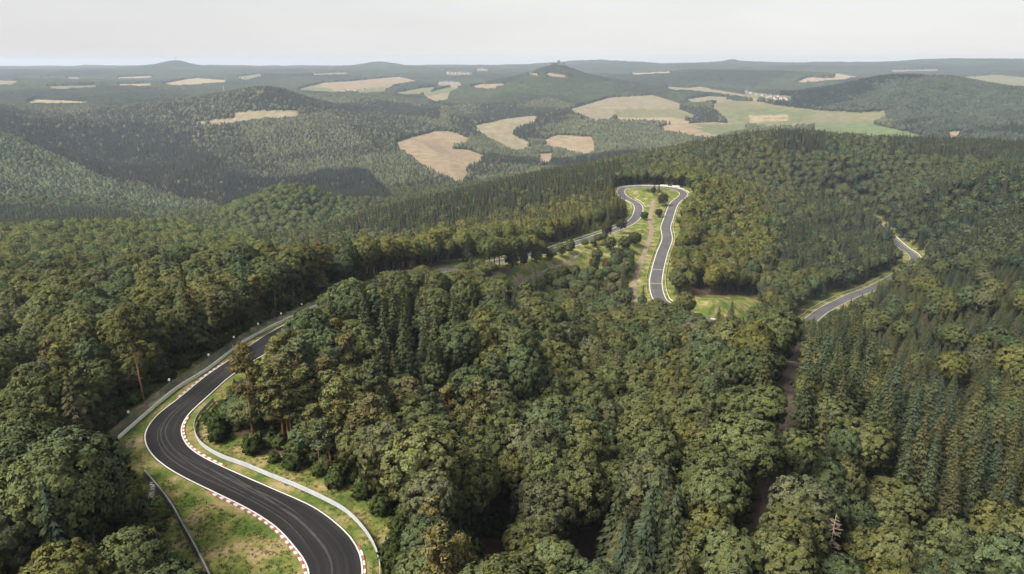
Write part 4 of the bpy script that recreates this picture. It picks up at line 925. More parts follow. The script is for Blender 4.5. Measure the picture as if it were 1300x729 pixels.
# ----------------------------------------------------------------------------- the rest of the woods: instanced crowns, then simple far crowns, one object per kind
FX, FY, FK = [], [], []
def far_points(s, d0, d1, kind, r):
    X, Y = hexgrid(-d1 * .78, d1 * .78, d0 * .6, d1, s, r, .38); D = np.hypot(X, Y); a = np.arctan2(X, Y); m = (D >= d0) & (D < d1) & (np.abs(a) < .76)
    X, Y, D = X[m], Y[m], D[m]; z = base_height(X, Y); fi = field_at(X, Y, z, D); m = fi < 0
    X, Y, D, z = X[m], Y[m], D[m], z[m]
    p = conifer_share(X, Y, z + 14, D); q = r.random(len(X)); m = (q < p) if kind == 'spruce' else (q >= p)
    return X[m], Y[m], z[m], D[m]
# horizon test: is the spot hidden deep behind nearer ground?
hr = np.exp(np.linspace(math.log(60), math.log(4200), 260)); ha = np.linspace(-.78, .78, 240)
HRm, HAm = np.meshgrid(hr, ha, indexing='ij'); hz = base_height(HRm * np.sin(HAm), HRm * np.cos(HAm)); hs = np.maximum.accumulate((hz - CZ) / HRm, axis=0)
def lit_of_sight(x, y, z, D, margin=14):
    i = np.clip(np.searchsorted(hr, D * .985) - 1, 0, len(hr) - 1); j = np.clip(np.round((np.arctan2(x, y) + .78) / 1.56 * 239).astype(int), 0, 239)
    return (z + 16 + margin - CZ) / D > hs[i, j]
def blob(r, n=3):
    """a lumpy crown of few faces"""
    rows = [(0.02, 1.0), (.52, .95), (.90, .74), (1.0, .45), (.7, .1)]; m = 7; V = []
    for rr, zz in rows:
        for k in range(m):
            a = 6.283 * (k + r.uniform(-.2, .2)) / m; q = r.uniform(.78, 1.18); V.append((rr * q * math.cos(a), rr * q * math.sin(a), zz * r.uniform(.9, 1.1)))
    Q = [(i * m + k, (i + 1) * m + k, (i + 1) * m + (k + 1) % m, i * m + (k + 1) % m) for i in range(4) for k in range(m)]
    return np.array(V), np.array(Q)
def spike(r):
    rows = [(0.03, 1.0), (.42, .62), (.3, .58), (.78, .3), (.6, .27), (1.0, .03)]; m = 5; V = []
    for rr, zz in rows:
        for k in range(m):
            a = 6.283 * (k + r.uniform(-.2, .2)) / m; q = r.uniform(.8, 1.2); V.append((rr * q * math.cos(a), rr * q * math.sin(a), zz + r.uniform(-.02, .02)))
    Q = [(i * m + k, (i + 1) * m + k, (i + 1) * m + (k + 1) % m, i * m + (k + 1) % m) for i in range(5) for k in range(m)]
    return np.array(V), np.array(Q)
def scatter(o, src, used):
    name = o.name
    ng = bpy.data.node_groups.new(name, 'GeometryNodeTree'); ng.interface.new_socket('Geometry', in_out='INPUT', socket_type='NodeSocketGeometry'); ng.interface.new_socket('Geometry', in_out='OUTPUT', socket_type='NodeSocketGeometry')
    gi, go = ng.nodes.new('NodeGroupInput'), ng.nodes.new('NodeGroupOutput'); L = ng.links.new
    def named(n_, t_):
        q = ng.nodes.new('GeometryNodeInputNamedAttribute'); q.data_type = t_; q.inputs['Name'].default_value = n_; return q.outputs[0]
    sep = ng.nodes.new('GeometryNodeSeparateGeometry'); L(gi.outputs[0], sep.inputs[0]); L(named('stem', 'BOOLEAN'), sep.inputs['Selection'])
    join = ng.nodes.new('GeometryNodeJoinGeometry'); L(sep.outputs[1], join.inputs[0]); wn, tn_, sn = named('which', 'INT'), named('turn', 'FLOAT_VECTOR'), named('size', 'FLOAT_VECTOR')
    for k, pm in enumerate(src):
        if k not in used: continue
        po = bpy.data.objects.new('tree_pattern', pm)
        oi = ng.nodes.new('GeometryNodeObjectInfo'); oi.transform_space = 'ORIGINAL'; oi.inputs['Object'].default_value = po
        cmp = ng.nodes.new('FunctionNodeCompare'); cmp.data_type = 'INT'; cmp.operation = 'EQUAL'; L(wn, cmp.inputs[2]); cmp.inputs[3].default_value = k
        ip = ng.nodes.new('GeometryNodeInstanceOnPoints'); L(sep.outputs[0], ip.inputs['Points']); L(cmp.outputs[0], ip.inputs['Selection']); L(oi.outputs['Geometry'], ip.inputs['Instance']); L(tn_, ip.inputs['Rotation']); L(sn, ip.inputs['Scale'])
        L(ip.outputs[0], join.inputs[0])
    L(join.outputs[0], go.inputs[0]); md = o.modifiers.new('trees', 'NODES'); md.node_group = ng
def forest(name, kinds, far_kind, label):
    r = np.random.default_rng(77 + len(name))
    m = np.isin(kindn, kinds) & ~single
    # far crowns as faces
    Vs, Qs, Cs = [], [], []; n0 = 0
    for s, d0, d1 in ((8.2, DMID, 2400), (10.5, 2400, 3700)):
        X, Y, z, D = far_points(s if far_kind == 'broad' else s * .8, d0, d1, far_kind, r); ls = lit_of_sight(X, Y, z, D); X, Y, z, D = X[ls], Y[ls], z[ls], D[ls]
        shapes = [blob(r) if far_kind == 'broad' else spike(r) for _ in range(9)]; pick = r.integers(0, 9, len(X))
        tn, _ = tints(np.full(len(X), far_kind, object), X, Y, r); tn = stand_tint(tn * np.array([1.02, .96, 1.1]) * (.68 if far_kind == 'broad' else .58), X, Y, z + 14, D)  # far crowns dimmed: self-shadow they lack put into the colour, hue greyed like haze
        for k, (V, Q) in enumerate(shapes):
            g = np.nonzero(pick == k)[0]
            if not len(g): continue
            rad = s * .68 * r.uniform(.7, 1.3, len(g)) * (1 if far_kind == 'broad' else .72); hh = (15 if far_kind == 'broad' else 19) * r.uniform(.75, 1.2, len(g)); th = r.uniform(0, 6.28, len(g)); c, s_ = np.cos(th), np.sin(th)
            W = np.stack([X[g, None] + rad[:, None] * (V[:, 0] * c[:, None] - V[:, 1] * s_[:, None]), Y[g, None] + rad[:, None] * (V[:, 0] * s_[:, None] + V[:, 1] * c[:, None]), z[g, None] - 1 + hh[:, None] * V[:, 2]], -1)
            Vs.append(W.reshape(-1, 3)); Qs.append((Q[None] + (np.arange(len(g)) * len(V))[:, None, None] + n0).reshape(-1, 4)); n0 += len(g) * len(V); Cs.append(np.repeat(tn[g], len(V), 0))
    FV, FQ, FCc = np.vstack(Vs), np.vstack(Qs), np.vstack(Cs); nf = len(FV)
    pts = np.c_[T['x'][m], T['y'][m], T['z'][m]]; npt = len(pts)
    me = mesh_from(name, np.vstack([FV, pts]), FQ, [M['far_leaf']])
    pad = lambda a, b: np.concatenate([a, b])
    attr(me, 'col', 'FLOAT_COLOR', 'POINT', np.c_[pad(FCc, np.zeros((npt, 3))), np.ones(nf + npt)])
    attr(me, 'stem', 'BOOLEAN', 'POINT', pad(np.zeros(nf, bool), np.ones(npt, bool)))
    attr(me, 'tint', 'FLOAT_COLOR', 'POINT', np.c_[pad(np.zeros((nf, 3)), TINT[m]), np.ones(nf + npt)])
    attr(me, 'turn', 'FLOAT_VECTOR', 'POINT', pad(np.zeros((nf, 3)), np.c_[np.zeros((npt, 2)), rot[m]]))
    attr(me, 'size', 'FLOAT_VECTOR', 'POINT', pad(np.ones((nf, 3)), SCL[m]))
    src, which = [], np.full(npt, -1); kk_, pp, dd = kindn[m], prot[m], T['D'][m]
    for kk in kinds:
        for j, p in enumerate(PROTO[kk]):
            g = (kk_ == kk) & (pp == j) & (dd < 620); which[g] = len(src); src.append(p[2])
        if kk in MIDP:
            q0 = len(src); src += MIDP[kk]; g = (kk_ == kk) & (which < 0); which[g] = q0 + r.integers(0, len(MIDP[kk]), g.sum())
    which[which < 0] = 0
    attr(me, 'which', 'INT', 'POINT', pad(np.zeros(nf, int), which).astype(np.int32))
    o = tag(link(name, me), label, 'forest', kind='stuff')
    scatter(o, src, set(which.tolist()))
    return o, npt, len(FQ)
print('trees', nT, 'single', single.sum(), {k: int((kindn[single] == k).sum()) for k in PROTO})
print(forest('broadleaf_forest', ['broad'], 'broad', 'green broadleaf forest covering the valley sides and hills')[1:])
print(forest('spruce_forest', ['spruce', 'pine'], 'spruce', 'dark spruce forest on the hillsides between broadleaf woods')[1:])

# ----------------------------------------------------------------------------- canopy of the farthest woods (one rough sheet with clearings where the fields lie)
fr = log_rings(3560, 14000, 400); fa = np.linspace(-.78, .78, 1250); R_, A_ = np.meshgrid(fr, fa, indexing='ij'); cx, cy = R_ * np.sin(A_), R_ * np.cos(A_)
cz = base_height(cx, cy); fidx = field_at(cx, cy, cz, R_, 12).astype(int)
op = fidx >= 0
nzz = fbm(cx / 26, cy / 26, 3, 81); stand_h = 8 + 13 * nzz + 5 * (fbm(cx / 160, cy / 160, 2, 83) - .5)
top = cz + np.where(op, -4.0, stand_h) - np.where(R_ < 3600, 16, 0)
con = np.clip((fbm(cx / 330, cy / 330, 3, 61) - .44) * 5, 0, 1)[..., None]
cc = (np.array([.062, .078, .034]) * (1 - con) + np.array([.038, .050, .030]) * con) * (.45 + .5 * nzz[..., None]) * .75  # tone falls in canopy hollows and overall: missing crown self-shadow put into the colour
i_ = np.arange(cx.size).reshape(cx.shape)
fq = np.stack([i_[:-1, :-1], i_[:-1, 1:], i_[1:, 1:], i_[1:, :-1]], -1).reshape(-1, 4)
opf = (op[:-1, :-1] & op[1:, :-1] & op[1:, 1:] & op[:-1, 1:]).ravel()
me = mesh_from('distant_forest', np.c_[cx.ravel(), cy.ravel(), top.ravel()], fq[~opf], [M['far_leaf']])
attr(me, 'col', 'FLOAT_COLOR', 'POINT', np.c_[cc.reshape(-1, 3), np.ones(cx.size)])
tag(link('distant_forest', me), 'hazy blue woods covering the farthest hills to the horizon', 'forest', kind='stuff')

exec_later = []
# ----------------------------------------------------------------------------- guardrails, barrier, fence, sign
def line_px(px, z=None, step=1.6, lift=0.0):
    P = []
    for q in px:
        p = at_z(q[0], q[1], q[2] + lift) if len(q) > 2 else hit(*q); P.append(p)
    P = catmull(np.array(P), step); P[:, 2] = height(P[:, 0], P[:, 1]); P[:, 2] = smooth(P[:, 2:3], 3, 2)[:, 0]; return P
WPROF = [(.0, .0), (.06, .04), (.06, .10), (.01, .15), (.06, .20), (.06, .27), (.0, .31), (-.02, .31), (-.02, .0)]
def offset_line(s0, s1, off):
    i0, i1 = s_at(s0), s_at(s1); st = 1 if i1 > i0 else -1; k = np.arange(i0, i1 + st, st)
    xy = TR[k, :2] + TN[k] * eo(off, k)[:, None]; P = np.c_[xy, np.zeros(len(k))]; P[:, 2] = height(xy[:, 0], xy[:, 1]); P[:, 2] = smooth(P[:, 2:3], 3, 2)[:, 0]; return P
def guardrail(P, side, label, beams=(.35, .72), mat='steel', posts=4.0, post_h=1.08, scale=1.0, group='guardrails along the race track'):
    """side +1: the beams face to the left of the line"""
    base = P[0].copy(); e = bpy.data.objects.new('guardrail', None); COL.objects.link(e); e.location = base; tag(e, label, 'guardrail', group)
    Q = P - base; Nn = normals2d(Q) * side
    for b in beams:
        mb = MB().sweep(Q, [(x * scale, y * scale + b) for x, y in WPROF], N=Nn); link('beam', mb.mesh('beam', [M[mat]]), e)
    if posts:
        seg_ = np.r_[0, np.cumsum(np.linalg.norm(np.diff(Q[:, :2], axis=0), axis=1))]; first = None
        for s in np.arange(.5, seg_[-1], posts):
            p = np.array([np.interp(s, seg_, Q[:, c]) for c in range(3)]); n_ = np.array([np.interp(s, seg_, Nn[:, c]) for c in range(2)]); rz = math.atan2(n_[1], n_[0])
            if first is None: first = MB().box((0, 0, post_h / 2 - .2), (.1, .14, post_h + .4)).mesh('post', [M['post']])
            link('post', first, e, (p[0] - n_[0] * .09, p[1] - n_[1] * .09, p[2]), rz)
    return e
RAIL_L = [(150, 556, .5), (157.5, 549, .5), (220.5, 495.5, .5), (267, 465, .4), (311, 428, -.6), (349.5, 407.5, -3.5), (399, 386, -8.5), (425, 375, -12)]
RL = line_px(RAIL_L)
guardrail(RL, -1, 'long pale steel guardrail on the outer left side of the near bend', (.16, .46, .76), 'steel_pale', 4.0, 1.1, .95)
RAIL_R = [(271, 506, .7), (250.6, 528.5, .7), (247, 546, .7), (256, 563, .7), (280, 578, .7), (308, 588, .7), (342, 602, .7), (377, 616, .7), (411.6, 632, .7), (439, 647.5, .7), (460, 668, .7), (474, 689, .7), (481, 709, .7), (482.5, 729, .7), (480, 770, .7)]
RR_ = line_px(RAIL_R)
guardrail(RR_, -1, 'grey steel guardrail curving round the inside of the near bend', (.22, .56, .90), 'steel', 4.0, 1.25, 1.05)
i0, i1 = near_s(at_z(790, 284, -69.5)), near_s(at_z(786, 246, -65.3))
guardrail(offset_line(near_s(at_z(640, 328, -53)), near_s(at_z(788, 285.5, -69)), hw + 3.2), -1, 'pale guardrail beside the sloping straight left of the hairpin', (.3, .7), 'steel_pale', 0, scale=1.5)
guardrail(offset_line(i0, i1, hw + 2.6), -1, 'yellowish guardrail outside the left leg of the hairpin', (.3, .7), 'rail_sunlit', 0, scale=1.5)
sA, sB = near_s(at_z(787, 240, -64.7)), near_s(at_z(871, 250, -66.2))
guardrail(offset_line(sA, sB, hw + 1.9), -1, 'white guardrail round the far end of the hairpin', (.3, .75), 'steel_pale', 0, scale=1.6)
guardrail(offset_line(near_s(at_z(869, 252, -66.4)), near_s(at_z(854, 383, -76)), hw + 2.4), -1, 'yellowish guardrail right of the hairpin straight', (.3, .7), 'rail_sunlit', 0, scale=1.3)
guardrail(offset_line(near_s(at_z(846, 262, -67.5)), near_s(at_z(835, 281, -69.5)), -hw - 2.2), 1, 'short yellowish guardrail below the island trees of the hairpin', (.3, .7), 'rail_sunlit', 0, scale=1.3)
guardrail(offset_line(near_s(at_z(837, 300, -71)), near_s(at_z(818, 372, -75)), -hw - 2.4), 1, 'yellowish guardrail left of the hairpin straight beside the sandy path', (.3, .7), 'rail_sunlit', 0, scale=1.3)
guardrail(offset_line(near_s(at_z(811, 252.5, -66.5)), near_s(at_z(822, 264, -68)), -hw - 2.6), 1, 'short pale guardrail on the hairpin island beside the left leg', (.3, .7), 'rail_sunlit', 0, scale=1.3)
guardrail(offset_line(track_s(1019, 410, -98), track_s(1128, 354, -111), hw + 3.4), -1, 'pale guardrail along the lower valley road', (.3, .7), 'rail_sunlit', 0, scale=1.8)
guardrail(offset_line(track_s(1166, 328, -117), track_s(1133, 301, -120.4), -hw - 1.6), 1, 'pale guardrail along the upper valley road bend', (.3, .75), 'steel_pale', 0, scale=2.0)
mg = line_px([(902, 404, -79), (925, 406, -79.5), (955, 409, -80.5)]); guardrail(mg, -1, 'pale grey guardrail across the lower edge of the meadow', (.3, .72), 'steel_pale', 4, scale=1.6)
# concrete barrier
CBL = line_px([(183, 597, .8), (200, 616, .8), (218, 640, .8), (231.5, 664.5, .8), (249, 696, .8), (266, 730, .8), (288, 785, .8)], step=1.2)
mb = MB(); Nn = normals2d(CBL)
mb.sweep(CBL - CBL[0], [(-.3, -.3), (-.3, .12), (-.12, .95), (.12, .95), (.3, .12), (.3, -.3)], N=Nn)
cbo = tag(link('concrete_barrier', mb.mesh('concrete_barrier', [M['concrete']]), None, CBL[0]), 'dark concrete barrier between the grass triangle and the left wood', 'barrier')
mb = MB().sweep(CBL - CBL[0], [(-.13, .952), (-.11, 1.0), (.11, 1.0), (.13, .952)], N=Nn); link('top_rail', mb.mesh('top_rail', [M['rail_dull']]), cbo)
# old stone wall
SWL = line_px([(193.5, 613, .4), (192.5, 629, .4), (184, 650, .4), (178, 664, .4)], step=.8); mb = MB(); rs = np.random.default_rng(3)
for p in SWL - SWL[0]:
    for lay in range(2): mb.box((p[0] + rs.normal() * .06, p[1] + rs.normal() * .06, p[2] + .16 + lay * .34), (.75 + rs.random() * .3, .45, .33), rs.random() * 3, taper=.85)
tag(link('stone_wall', mb.mesh('stone_wall', [M['stone']]), None, SWL[0]), 'low broken wall of grey stone in grass left of concrete barrier', 'wall')
# catch fence behind the left guardrail
Pf = RL.copy(); nf_ = normals2d(Pf); Pf[:, :2] += nf_ * 1.3; Pf[:, 2] = height(Pf[:, 0], Pf[:, 1])
e = bpy.data.objects.new('catch_fence', None); COL.objects.link(e); e.location = Pf[0]; tag(e, 'tall dark wire catch fence behind the outer left guardrail', 'fence'); Q_ = Pf - Pf[0]
mb = MB()
for h_ in np.arange(.2, 2.3, .15): mb.sweep(Q_, [(-.008, h_ - .008), (.008, h_ - .008), (.008, h_ + .008), (-.008, h_ + .008)])
sg = np.r_[0, np.cumsum(np.linalg.norm(np.diff(Q_[:, :2], axis=0), axis=1))]
for s in np.arange(0, sg[-1], .3):
    p = [np.interp(s, sg, Q_[:, c]) for c in range(3)]; mb.box((p[0], p[1], p[2] + 1.2), (.014, .014, 2.2))
link('wire_mesh', mb.mesh('wire_mesh', [M['wire']]), e); pm = None
for s in np.arange(0, sg[-1], 5.0):
    p = [np.interp(s, sg, Q_[:, c]) for c in range(3)]
    if pm is None: pm = MB().tube([(0, 0, -.4), (0, 0, 2.4)], .05, 6).mesh('post', [M['post']])
    link('post', pm, e, p)
# white marker posts at the back of the fence
mp_body = MB().box((0, 0, .95), (.12, .12, 2.5)).mesh('post', [M['post']]); mp_head = MB().box((0, 0, 2.45), (.42, .42, .5), taper=.8).mesh('reflector', [M['banner']])
order = ['nearest', 'second', 'third', 'fourth', 'fifth', 'sixth', 'farthest']
for k, s in enumerate(np.linspace(9, sg[-1] * .80, 7)):
    p = np.array([np.interp(s, sg, Pf[:, c]) for c in range(3)]); n_ = np.array([np.interp(s, sg, nf_[:, c]) for c in range(2)]); p[:2] += n_ * .7; p[2] = height(p[0], p[1])[0]
    o = bpy.data.objects.new('marker_post', None); COL.objects.link(o); o.location = p; tag(o, f'{order[k]} of the white-headed marker posts behind the left guardrail', 'marker post', 'marker posts behind the left guardrail')
    link('post', mp_body, o); link('reflector', mp_head, o)
# sign seen from behind
p = hit(491, 702); e = bpy.data.objects.new('sign_board', None); COL.objects.link(e); e.location = p; e.rotation_euler = (0, 0, math.radians(28)); tag(e, 'grey back of a sign board beside the inner guardrail', 'sign')
link('board', MB().box((0, 0, 1.75), (1.7, .05, .95)).mesh('board', [M['sign_back']]), e); link('brace', MB().box((0, .045, 1.5), (1.6, .03, .06)).box((0, .045, 2.0), (1.6, .03, .06)).mesh('brace', [M['post']]), e)
for x_ in (-.6, .6): link('leg', MB().tube([(x_, .09, -.4), (x_, .09, 2.2)], .035, 6).mesh('leg', [M['steel']]), e)
# two advertising boards behind the hairpin, marshal hut, orange end
for k, (px, nm) in enumerate(((843, 'left'), (858, 'right'))):
    p = at_z(px, 234.5 + k * .6, -61.3); p[2] = height(p[0], p[1])[0]; e = bpy.data.objects.new('banner_board', None); COL.objects.link(e); e.location = p; e.rotation_euler = (0, 0, math.radians(-12))
    tag(e, f'{nm} one of two blank white boards behind the hairpin', 'board', 'white boards behind the hairpin')
    link('panel', MB().box((0, 0, 2.3), (8.2, .12, 1.5)).mesh('panel', [M['banner']]), e)
    for x_ in (-3.2, 0, 3.2): link('leg', MB().tube([(x_, .16, -.5), (x_, .16, 2.9)], .06, 6).mesh('leg', [M['post']]), e)
p = at_z(870, 240.5, -64); p[2] = height(p[0], p[1])[0]; e = bpy.data.objects.new('marshal_hut', None); COL.objects.link(e); e.location = p; tag(e, 'tiny white marshal hut at the right corner of the hairpin', 'hut')
link('wall', MB().box((0, 0, 1.2), (2, 2, 2.6)).mesh('wall', [M['white_wall']]), e); link('roof', MB().box((0, 0, 2.65), (2.5, 2.5, .25), taper=.8).mesh('roof', [M['slate']]), e); link('window', MB().box((0, -1.02, 1.6), (1.1, .06, .7)).mesh('window', [M['glass_dark']]), e)
p = mg[-6]; tag(link('safety_barrier', MB().box((0, 0, .45), (4.2, .5, .9), .1, taper=.8).box((0, 0, .05), (4.4, .8, .12), .1).mesh('safety_barrier', [M['orange']]), None, p + np.array([.5, -1.2, 0])), 'orange plastic safety barrier at the end of meadow guardrail', 'barrier')

# ----------------------------------------------------------------------------- lone trees with a part to play: island trees, roadside pine, dead spruce, bushes
def lone(kind, j, px, label, h=1.0, w=1.0, tint=(.06, .075, .03), name=None, group=None, p=None):
    cm, tm, jm, R0, H0 = PROTO[kind][j]; p = hit(*px) if p is None else p
    e = bpy.data.objects.new(name or OBJNAME.get(kind, 'broadleaf_tree'), None); COL.objects.link(e); e.location = p; e.scale = (w, w, h); e.rotation_euler = (0, 0, rng.random() * 6.28); tag(e, label, 'tree', group)
    c = bpy.data.objects.new('crown', cm); COL.objects.link(c); c.parent = e; c['tint'] = list(tint); t = bpy.data.objects.new('trunk', tm); COL.objects.link(t); t.parent = e; return e
lone('small', 2, (841, 262), 'round dark tree on the hairpin island beside the right leg', 1.35, 1.35, (.045, .055, .028)); lone('small', 0, (836, 276), 'low dark tree below the round island tree', .9, 1.0, (.045, .055, .03)); lone('small', 1, (829, 247), 'small lone tree near the far edge of the hairpin island', .95, .75, (.05, .06, .03))
lone('small', 1, (818, 280), 'bushy tree between the left leg and the sandy path', 1.0, 1.1, (.055, .07, .03)); lone('broad', 4, (788, 297), 'dark tree beside the road below the left leg', .7, .8, (.045, .055, .03)); lone('broad', 0, (770, 307), 'tall brown-green tree beside the road below the hairpin', .95, .75, (.06, .06, .03))
lone('small', 2, (783, 335), 'dark clump left of the sandy path', 1.2, 1.3, (.05, .065, .03)); lone('small', 0, (771, 345), 'reddish tree left of the sandy path', 1.1, 1.1, (.10, .065, .04)); lone('small', 1, (793, 330), 'dark tree touching the sandy path', 1.05, 1.2, (.048, .062, .03))
lone('pine', 2, (183.5, 512), 'leaning pine with a bare orange trunk at the left guardrail', 1.15, .8, (.08, .085, .04)); lone('pine', 0, (322.7, 567), 'tall bare-trunked pine just inside the near bend', 1.12, 1.0, (.10, .09, .042))
SCAT = [(665, 338), (681, 334.5), (698, 331), (712, 326), (724, 321.5), (701, 364), (714, 357), (728, 357), (742, 356), (754, 347), (758, 332), (774, 318), (797, 342), (776, 357), (788, 358), (771, 373), (782, 379), (750, 376), (732, 383), (686, 373), (668, 380), (716, 376), (806, 312), (793, 318), (650, 342), (640, 384)]
_up = [q for q in SCAT if q[1] < 2000 and q[1] < 341 and q[0] < 730]; _dn = [q for q in SCAT if q not in _up]; rk = np.random.default_rng(21)
for grp, lab, gname in ((sorted(_up), 'between the sloping road and the footpath', 'trees between the sloping road and the footpath'), (sorted(_dn), 'on the grassy slope below the footpath', 'trees on the grassy slope below the footpath')):
    for k, q in enumerate(grp):
        hh = rk.uniform(.42, .62) if grp[0] in _up else rk.uniform(.5, .8); c_ = np.array([.075, .095, .042]) * rk.uniform(.75, 1.25)
        lone('small', int(rk.integers(0, 3)), q, f'{"low" if hh < .56 else "taller"} bushy tree, {ORD[k]} from left of those {lab}', hh * 1.75, hh * rk.uniform(1.5, 2.1), [float(a) for a in c_], group=gname, name='broadleaf_tree')
tb_, br_ = dead_spruce(9); p = hit(1062, 760, 90); p = np.r_[at_d(1060, 655, 121)[:2], 0]; p[2] = height(p[0], p[1])[0]
e = bpy.data.objects.new('dead_spruce', None); COL.objects.link(e); e.location = p; zt = at_d(1060, 652, math.hypot(p[0], p[1]))[2]; e.scale = (1.35, 1.35, max(.8, (zt - p[2]) / 17)); tag(e, 'bare brown dead spruce standing before green crowns at bottom right', 'tree')
link('trunk', tb_.mesh('trunk', [M['dead_wood']], True), e); link('branches', br_.mesh('branches', [M['dead_wood']]), e)
# bushes at the wood's edge
def bush_mesh(seed):
    pk, tb = broadleaf(seed, R=1.6, H=2.6, low=.02, nl=26, nsub=4, nleaf=12, leaf=.17, core=120); V, Q, Sh, Hv = pk; return leaf_mesh('bush', pk, M['leaf'])
BM = [bush_mesh(400 + k) for k in range(5)]; rb = np.random.default_rng(8); spots = []
for i in range(3, len(RR_) - 1, 3):
    n_ = normals2d(RR_)[i]; spots.append((RR_[i, :2] - n_ * rb.uniform(-5.5, -2.8) * 1, 'behind the inner guardrail'))
for i in range(2, len(RL) - 1, 5): spots.append((RL[i, :2] + normals2d(RL)[i] * rb.uniform(4.0, 7.5), 'behind the outer left guardrail'))
for q in ((190, 672), (184, 690), (196, 716), (498, 712), (505, 728), (500, 690), (512, 705)): spots.append((hit(*q)[:2], 'left of the concrete barrier' if q[0] < 300 else 'beside the grey sign board'))
ux, uy = hexgrid(-330, 330, 20, 340, 2.7, rb, .45); ud = np.hypot(ux, uy); m = (ud > 50) & (ud < 335) & (np.abs(np.arctan2(ux, uy)) < .8); ux, uy = ux[m], uy[m]; uz, urd = height(ux, uy, True); uu, uv_, _ = project(ux, uy, uz)
m = (urd > 11.8) & (rb.random(len(ux)) < np.clip(.45 + .9 * (fbm(ux / 16, uy / 16, 2, 91) - .3) + np.clip((34 - urd) / 22, 0, .6), 0, 1)); dl, _ = road_dist(ux, uy, EARTH); m &= dl > 3.2
for poly in ([(715, 672), (805, 665), (810, 800), (690, 800)], [(606, 690), (648, 690), (655, 800), (606, 800)], GRASS[0], GRASS[1]): m &= ~in_poly(uu, uv_, poly)
ux, uy, uz = ux[m], uy[m], uz[m]; um = mesh_from('undergrowth', np.c_[ux, uy, uz - .1], [np.zeros((0, 3), int)], [M['leaf']]); nu = len(ux); us = rb.uniform(.5, 1.35, nu)
attr(um, 'size', 'FLOAT_VECTOR', 'POINT', np.c_[us, us, us * rb.uniform(.6, 1.2, nu)]); attr(um, 'turn', 'FLOAT_VECTOR', 'POINT', np.c_[np.zeros((nu, 2)), rb.uniform(0, 6.28, nu)])
attr(um, 'tint', 'FLOAT_COLOR', 'POINT', np.c_[np.array([.072, .094, .040]) * rb.uniform(.7, 1.3, (nu, 1)), np.ones(nu)]); attr(um, 'which', 'INT', 'POINT', rb.integers(0, 5, nu).astype(np.int32)); attr(um, 'stem', 'BOOLEAN', 'POINT', np.ones(nu, bool))
uo = tag(link('undergrowth', um), 'low dark undergrowth on the forest floor', 'undergrowth', kind='stuff'); scatter(uo, BM, np.arange(5))
TM = []
for k in range(4):
    c_ = np.c_[rb.normal(size=(16, 2)) * .22, rb.uniform(.05, .16, 16)]; nn = unit(np.c_[rb.normal(size=(16, 2)), np.full(16, .5)]); V, Q = kites(c_, nn, rb.uniform(.12, .26, 16), rb, .3, np.tile([0, 0, 1.], (16, 1))); TM.append(leaf_mesh('grass_tuft', (V, Q, rb.uniform(.75, 1.25, 16), unit(nn * .3 + np.array([0, 0, 1.]))), M['leaf']))
gx, gy = hexgrid(-110, 60, 60, 190, .8, rb, .48); gzz, grd = height(gx, gy, True); gu_, gv_, _ = project(gx, gy, gzz); m = (grd > 5.3) & (grd < 13)
for poly in (GRASS[0], GRASS[1], GRASS[2]): m |= in_poly(gu_, gv_, poly) & (grd > 5.3)
m &= (gu_ > -40) & (gu_ < 700) & (gv_ < 790) & (rb.random(len(gx)) < .25 + .75 * fbm(gx / 5, gy / 5, 3, 95)); gx, gy, gzz = gx[m], gy[m], gzz[m]; ng_ = len(gx); dry = np.clip((fbm(gx / 7, gy / 7, 3, 97) - .42) * 5, 0, 1)[:, None]
gm_ = mesh_from('verge_grass', np.c_[gx, gy, gzz], [np.zeros((0, 3), int)], [M['leaf']]); gs = rb.uniform(.5, 1.15, ng_)
attr(gm_, 'size', 'FLOAT_VECTOR', 'POINT', np.c_[gs, gs, gs]); attr(gm_, 'turn', 'FLOAT_VECTOR', 'POINT', np.c_[np.zeros((ng_, 2)), rb.uniform(0, 6.28, ng_)])
attr(gm_, 'tint', 'FLOAT_COLOR', 'POINT', np.c_[(np.array([.060, .098, .026]) * (1 - dry) + np.array([.15, .135, .065]) * dry) * rb.uniform(.75, 1.25, (ng_, 1)), np.ones(ng_)]); attr(gm_, 'which', 'INT', 'POINT', rb.integers(0, 4, ng_).astype(np.int32)); attr(gm_, 'stem', 'BOOLEAN', 'POINT', np.ones(ng_, bool))
scatter(tag(link('verge_grass', gm_), 'short green and straw-coloured grass tufts on the verges of the near bend', 'grass', kind='stuff'), TM, np.arange(4)); print('tufts', ng_)
cnt = {}
tot_ = {}
for _, w in spots: tot_[w] = tot_.get(w, 0) + 1
for xy, w in spots:
    k = cnt.get(w, 0); cnt[w] = k + 1; s = rb.uniform(.6, 1.5); d_, _j = road_dist([xy[0]], [xy[1]])
    if d_[0] < 8: continue
    o = link('bush', BM[rb.integers(0, 5)], None, (xy[0], xy[1], float(height(xy[0], xy[1])[0]) - .1), rb.random() * 6.28); o.scale = (s, s, s * rb.uniform(.8, 1.3)); o['tint'] = [float(c) for c in np.array([.05, .072, .028]) * rb.uniform(.8, 1.3)]
    tag(o, f'{"small" if s < .95 else "large"} green bush, {ORD[k]} of those {w}', 'bush', 'bushes ' + w)

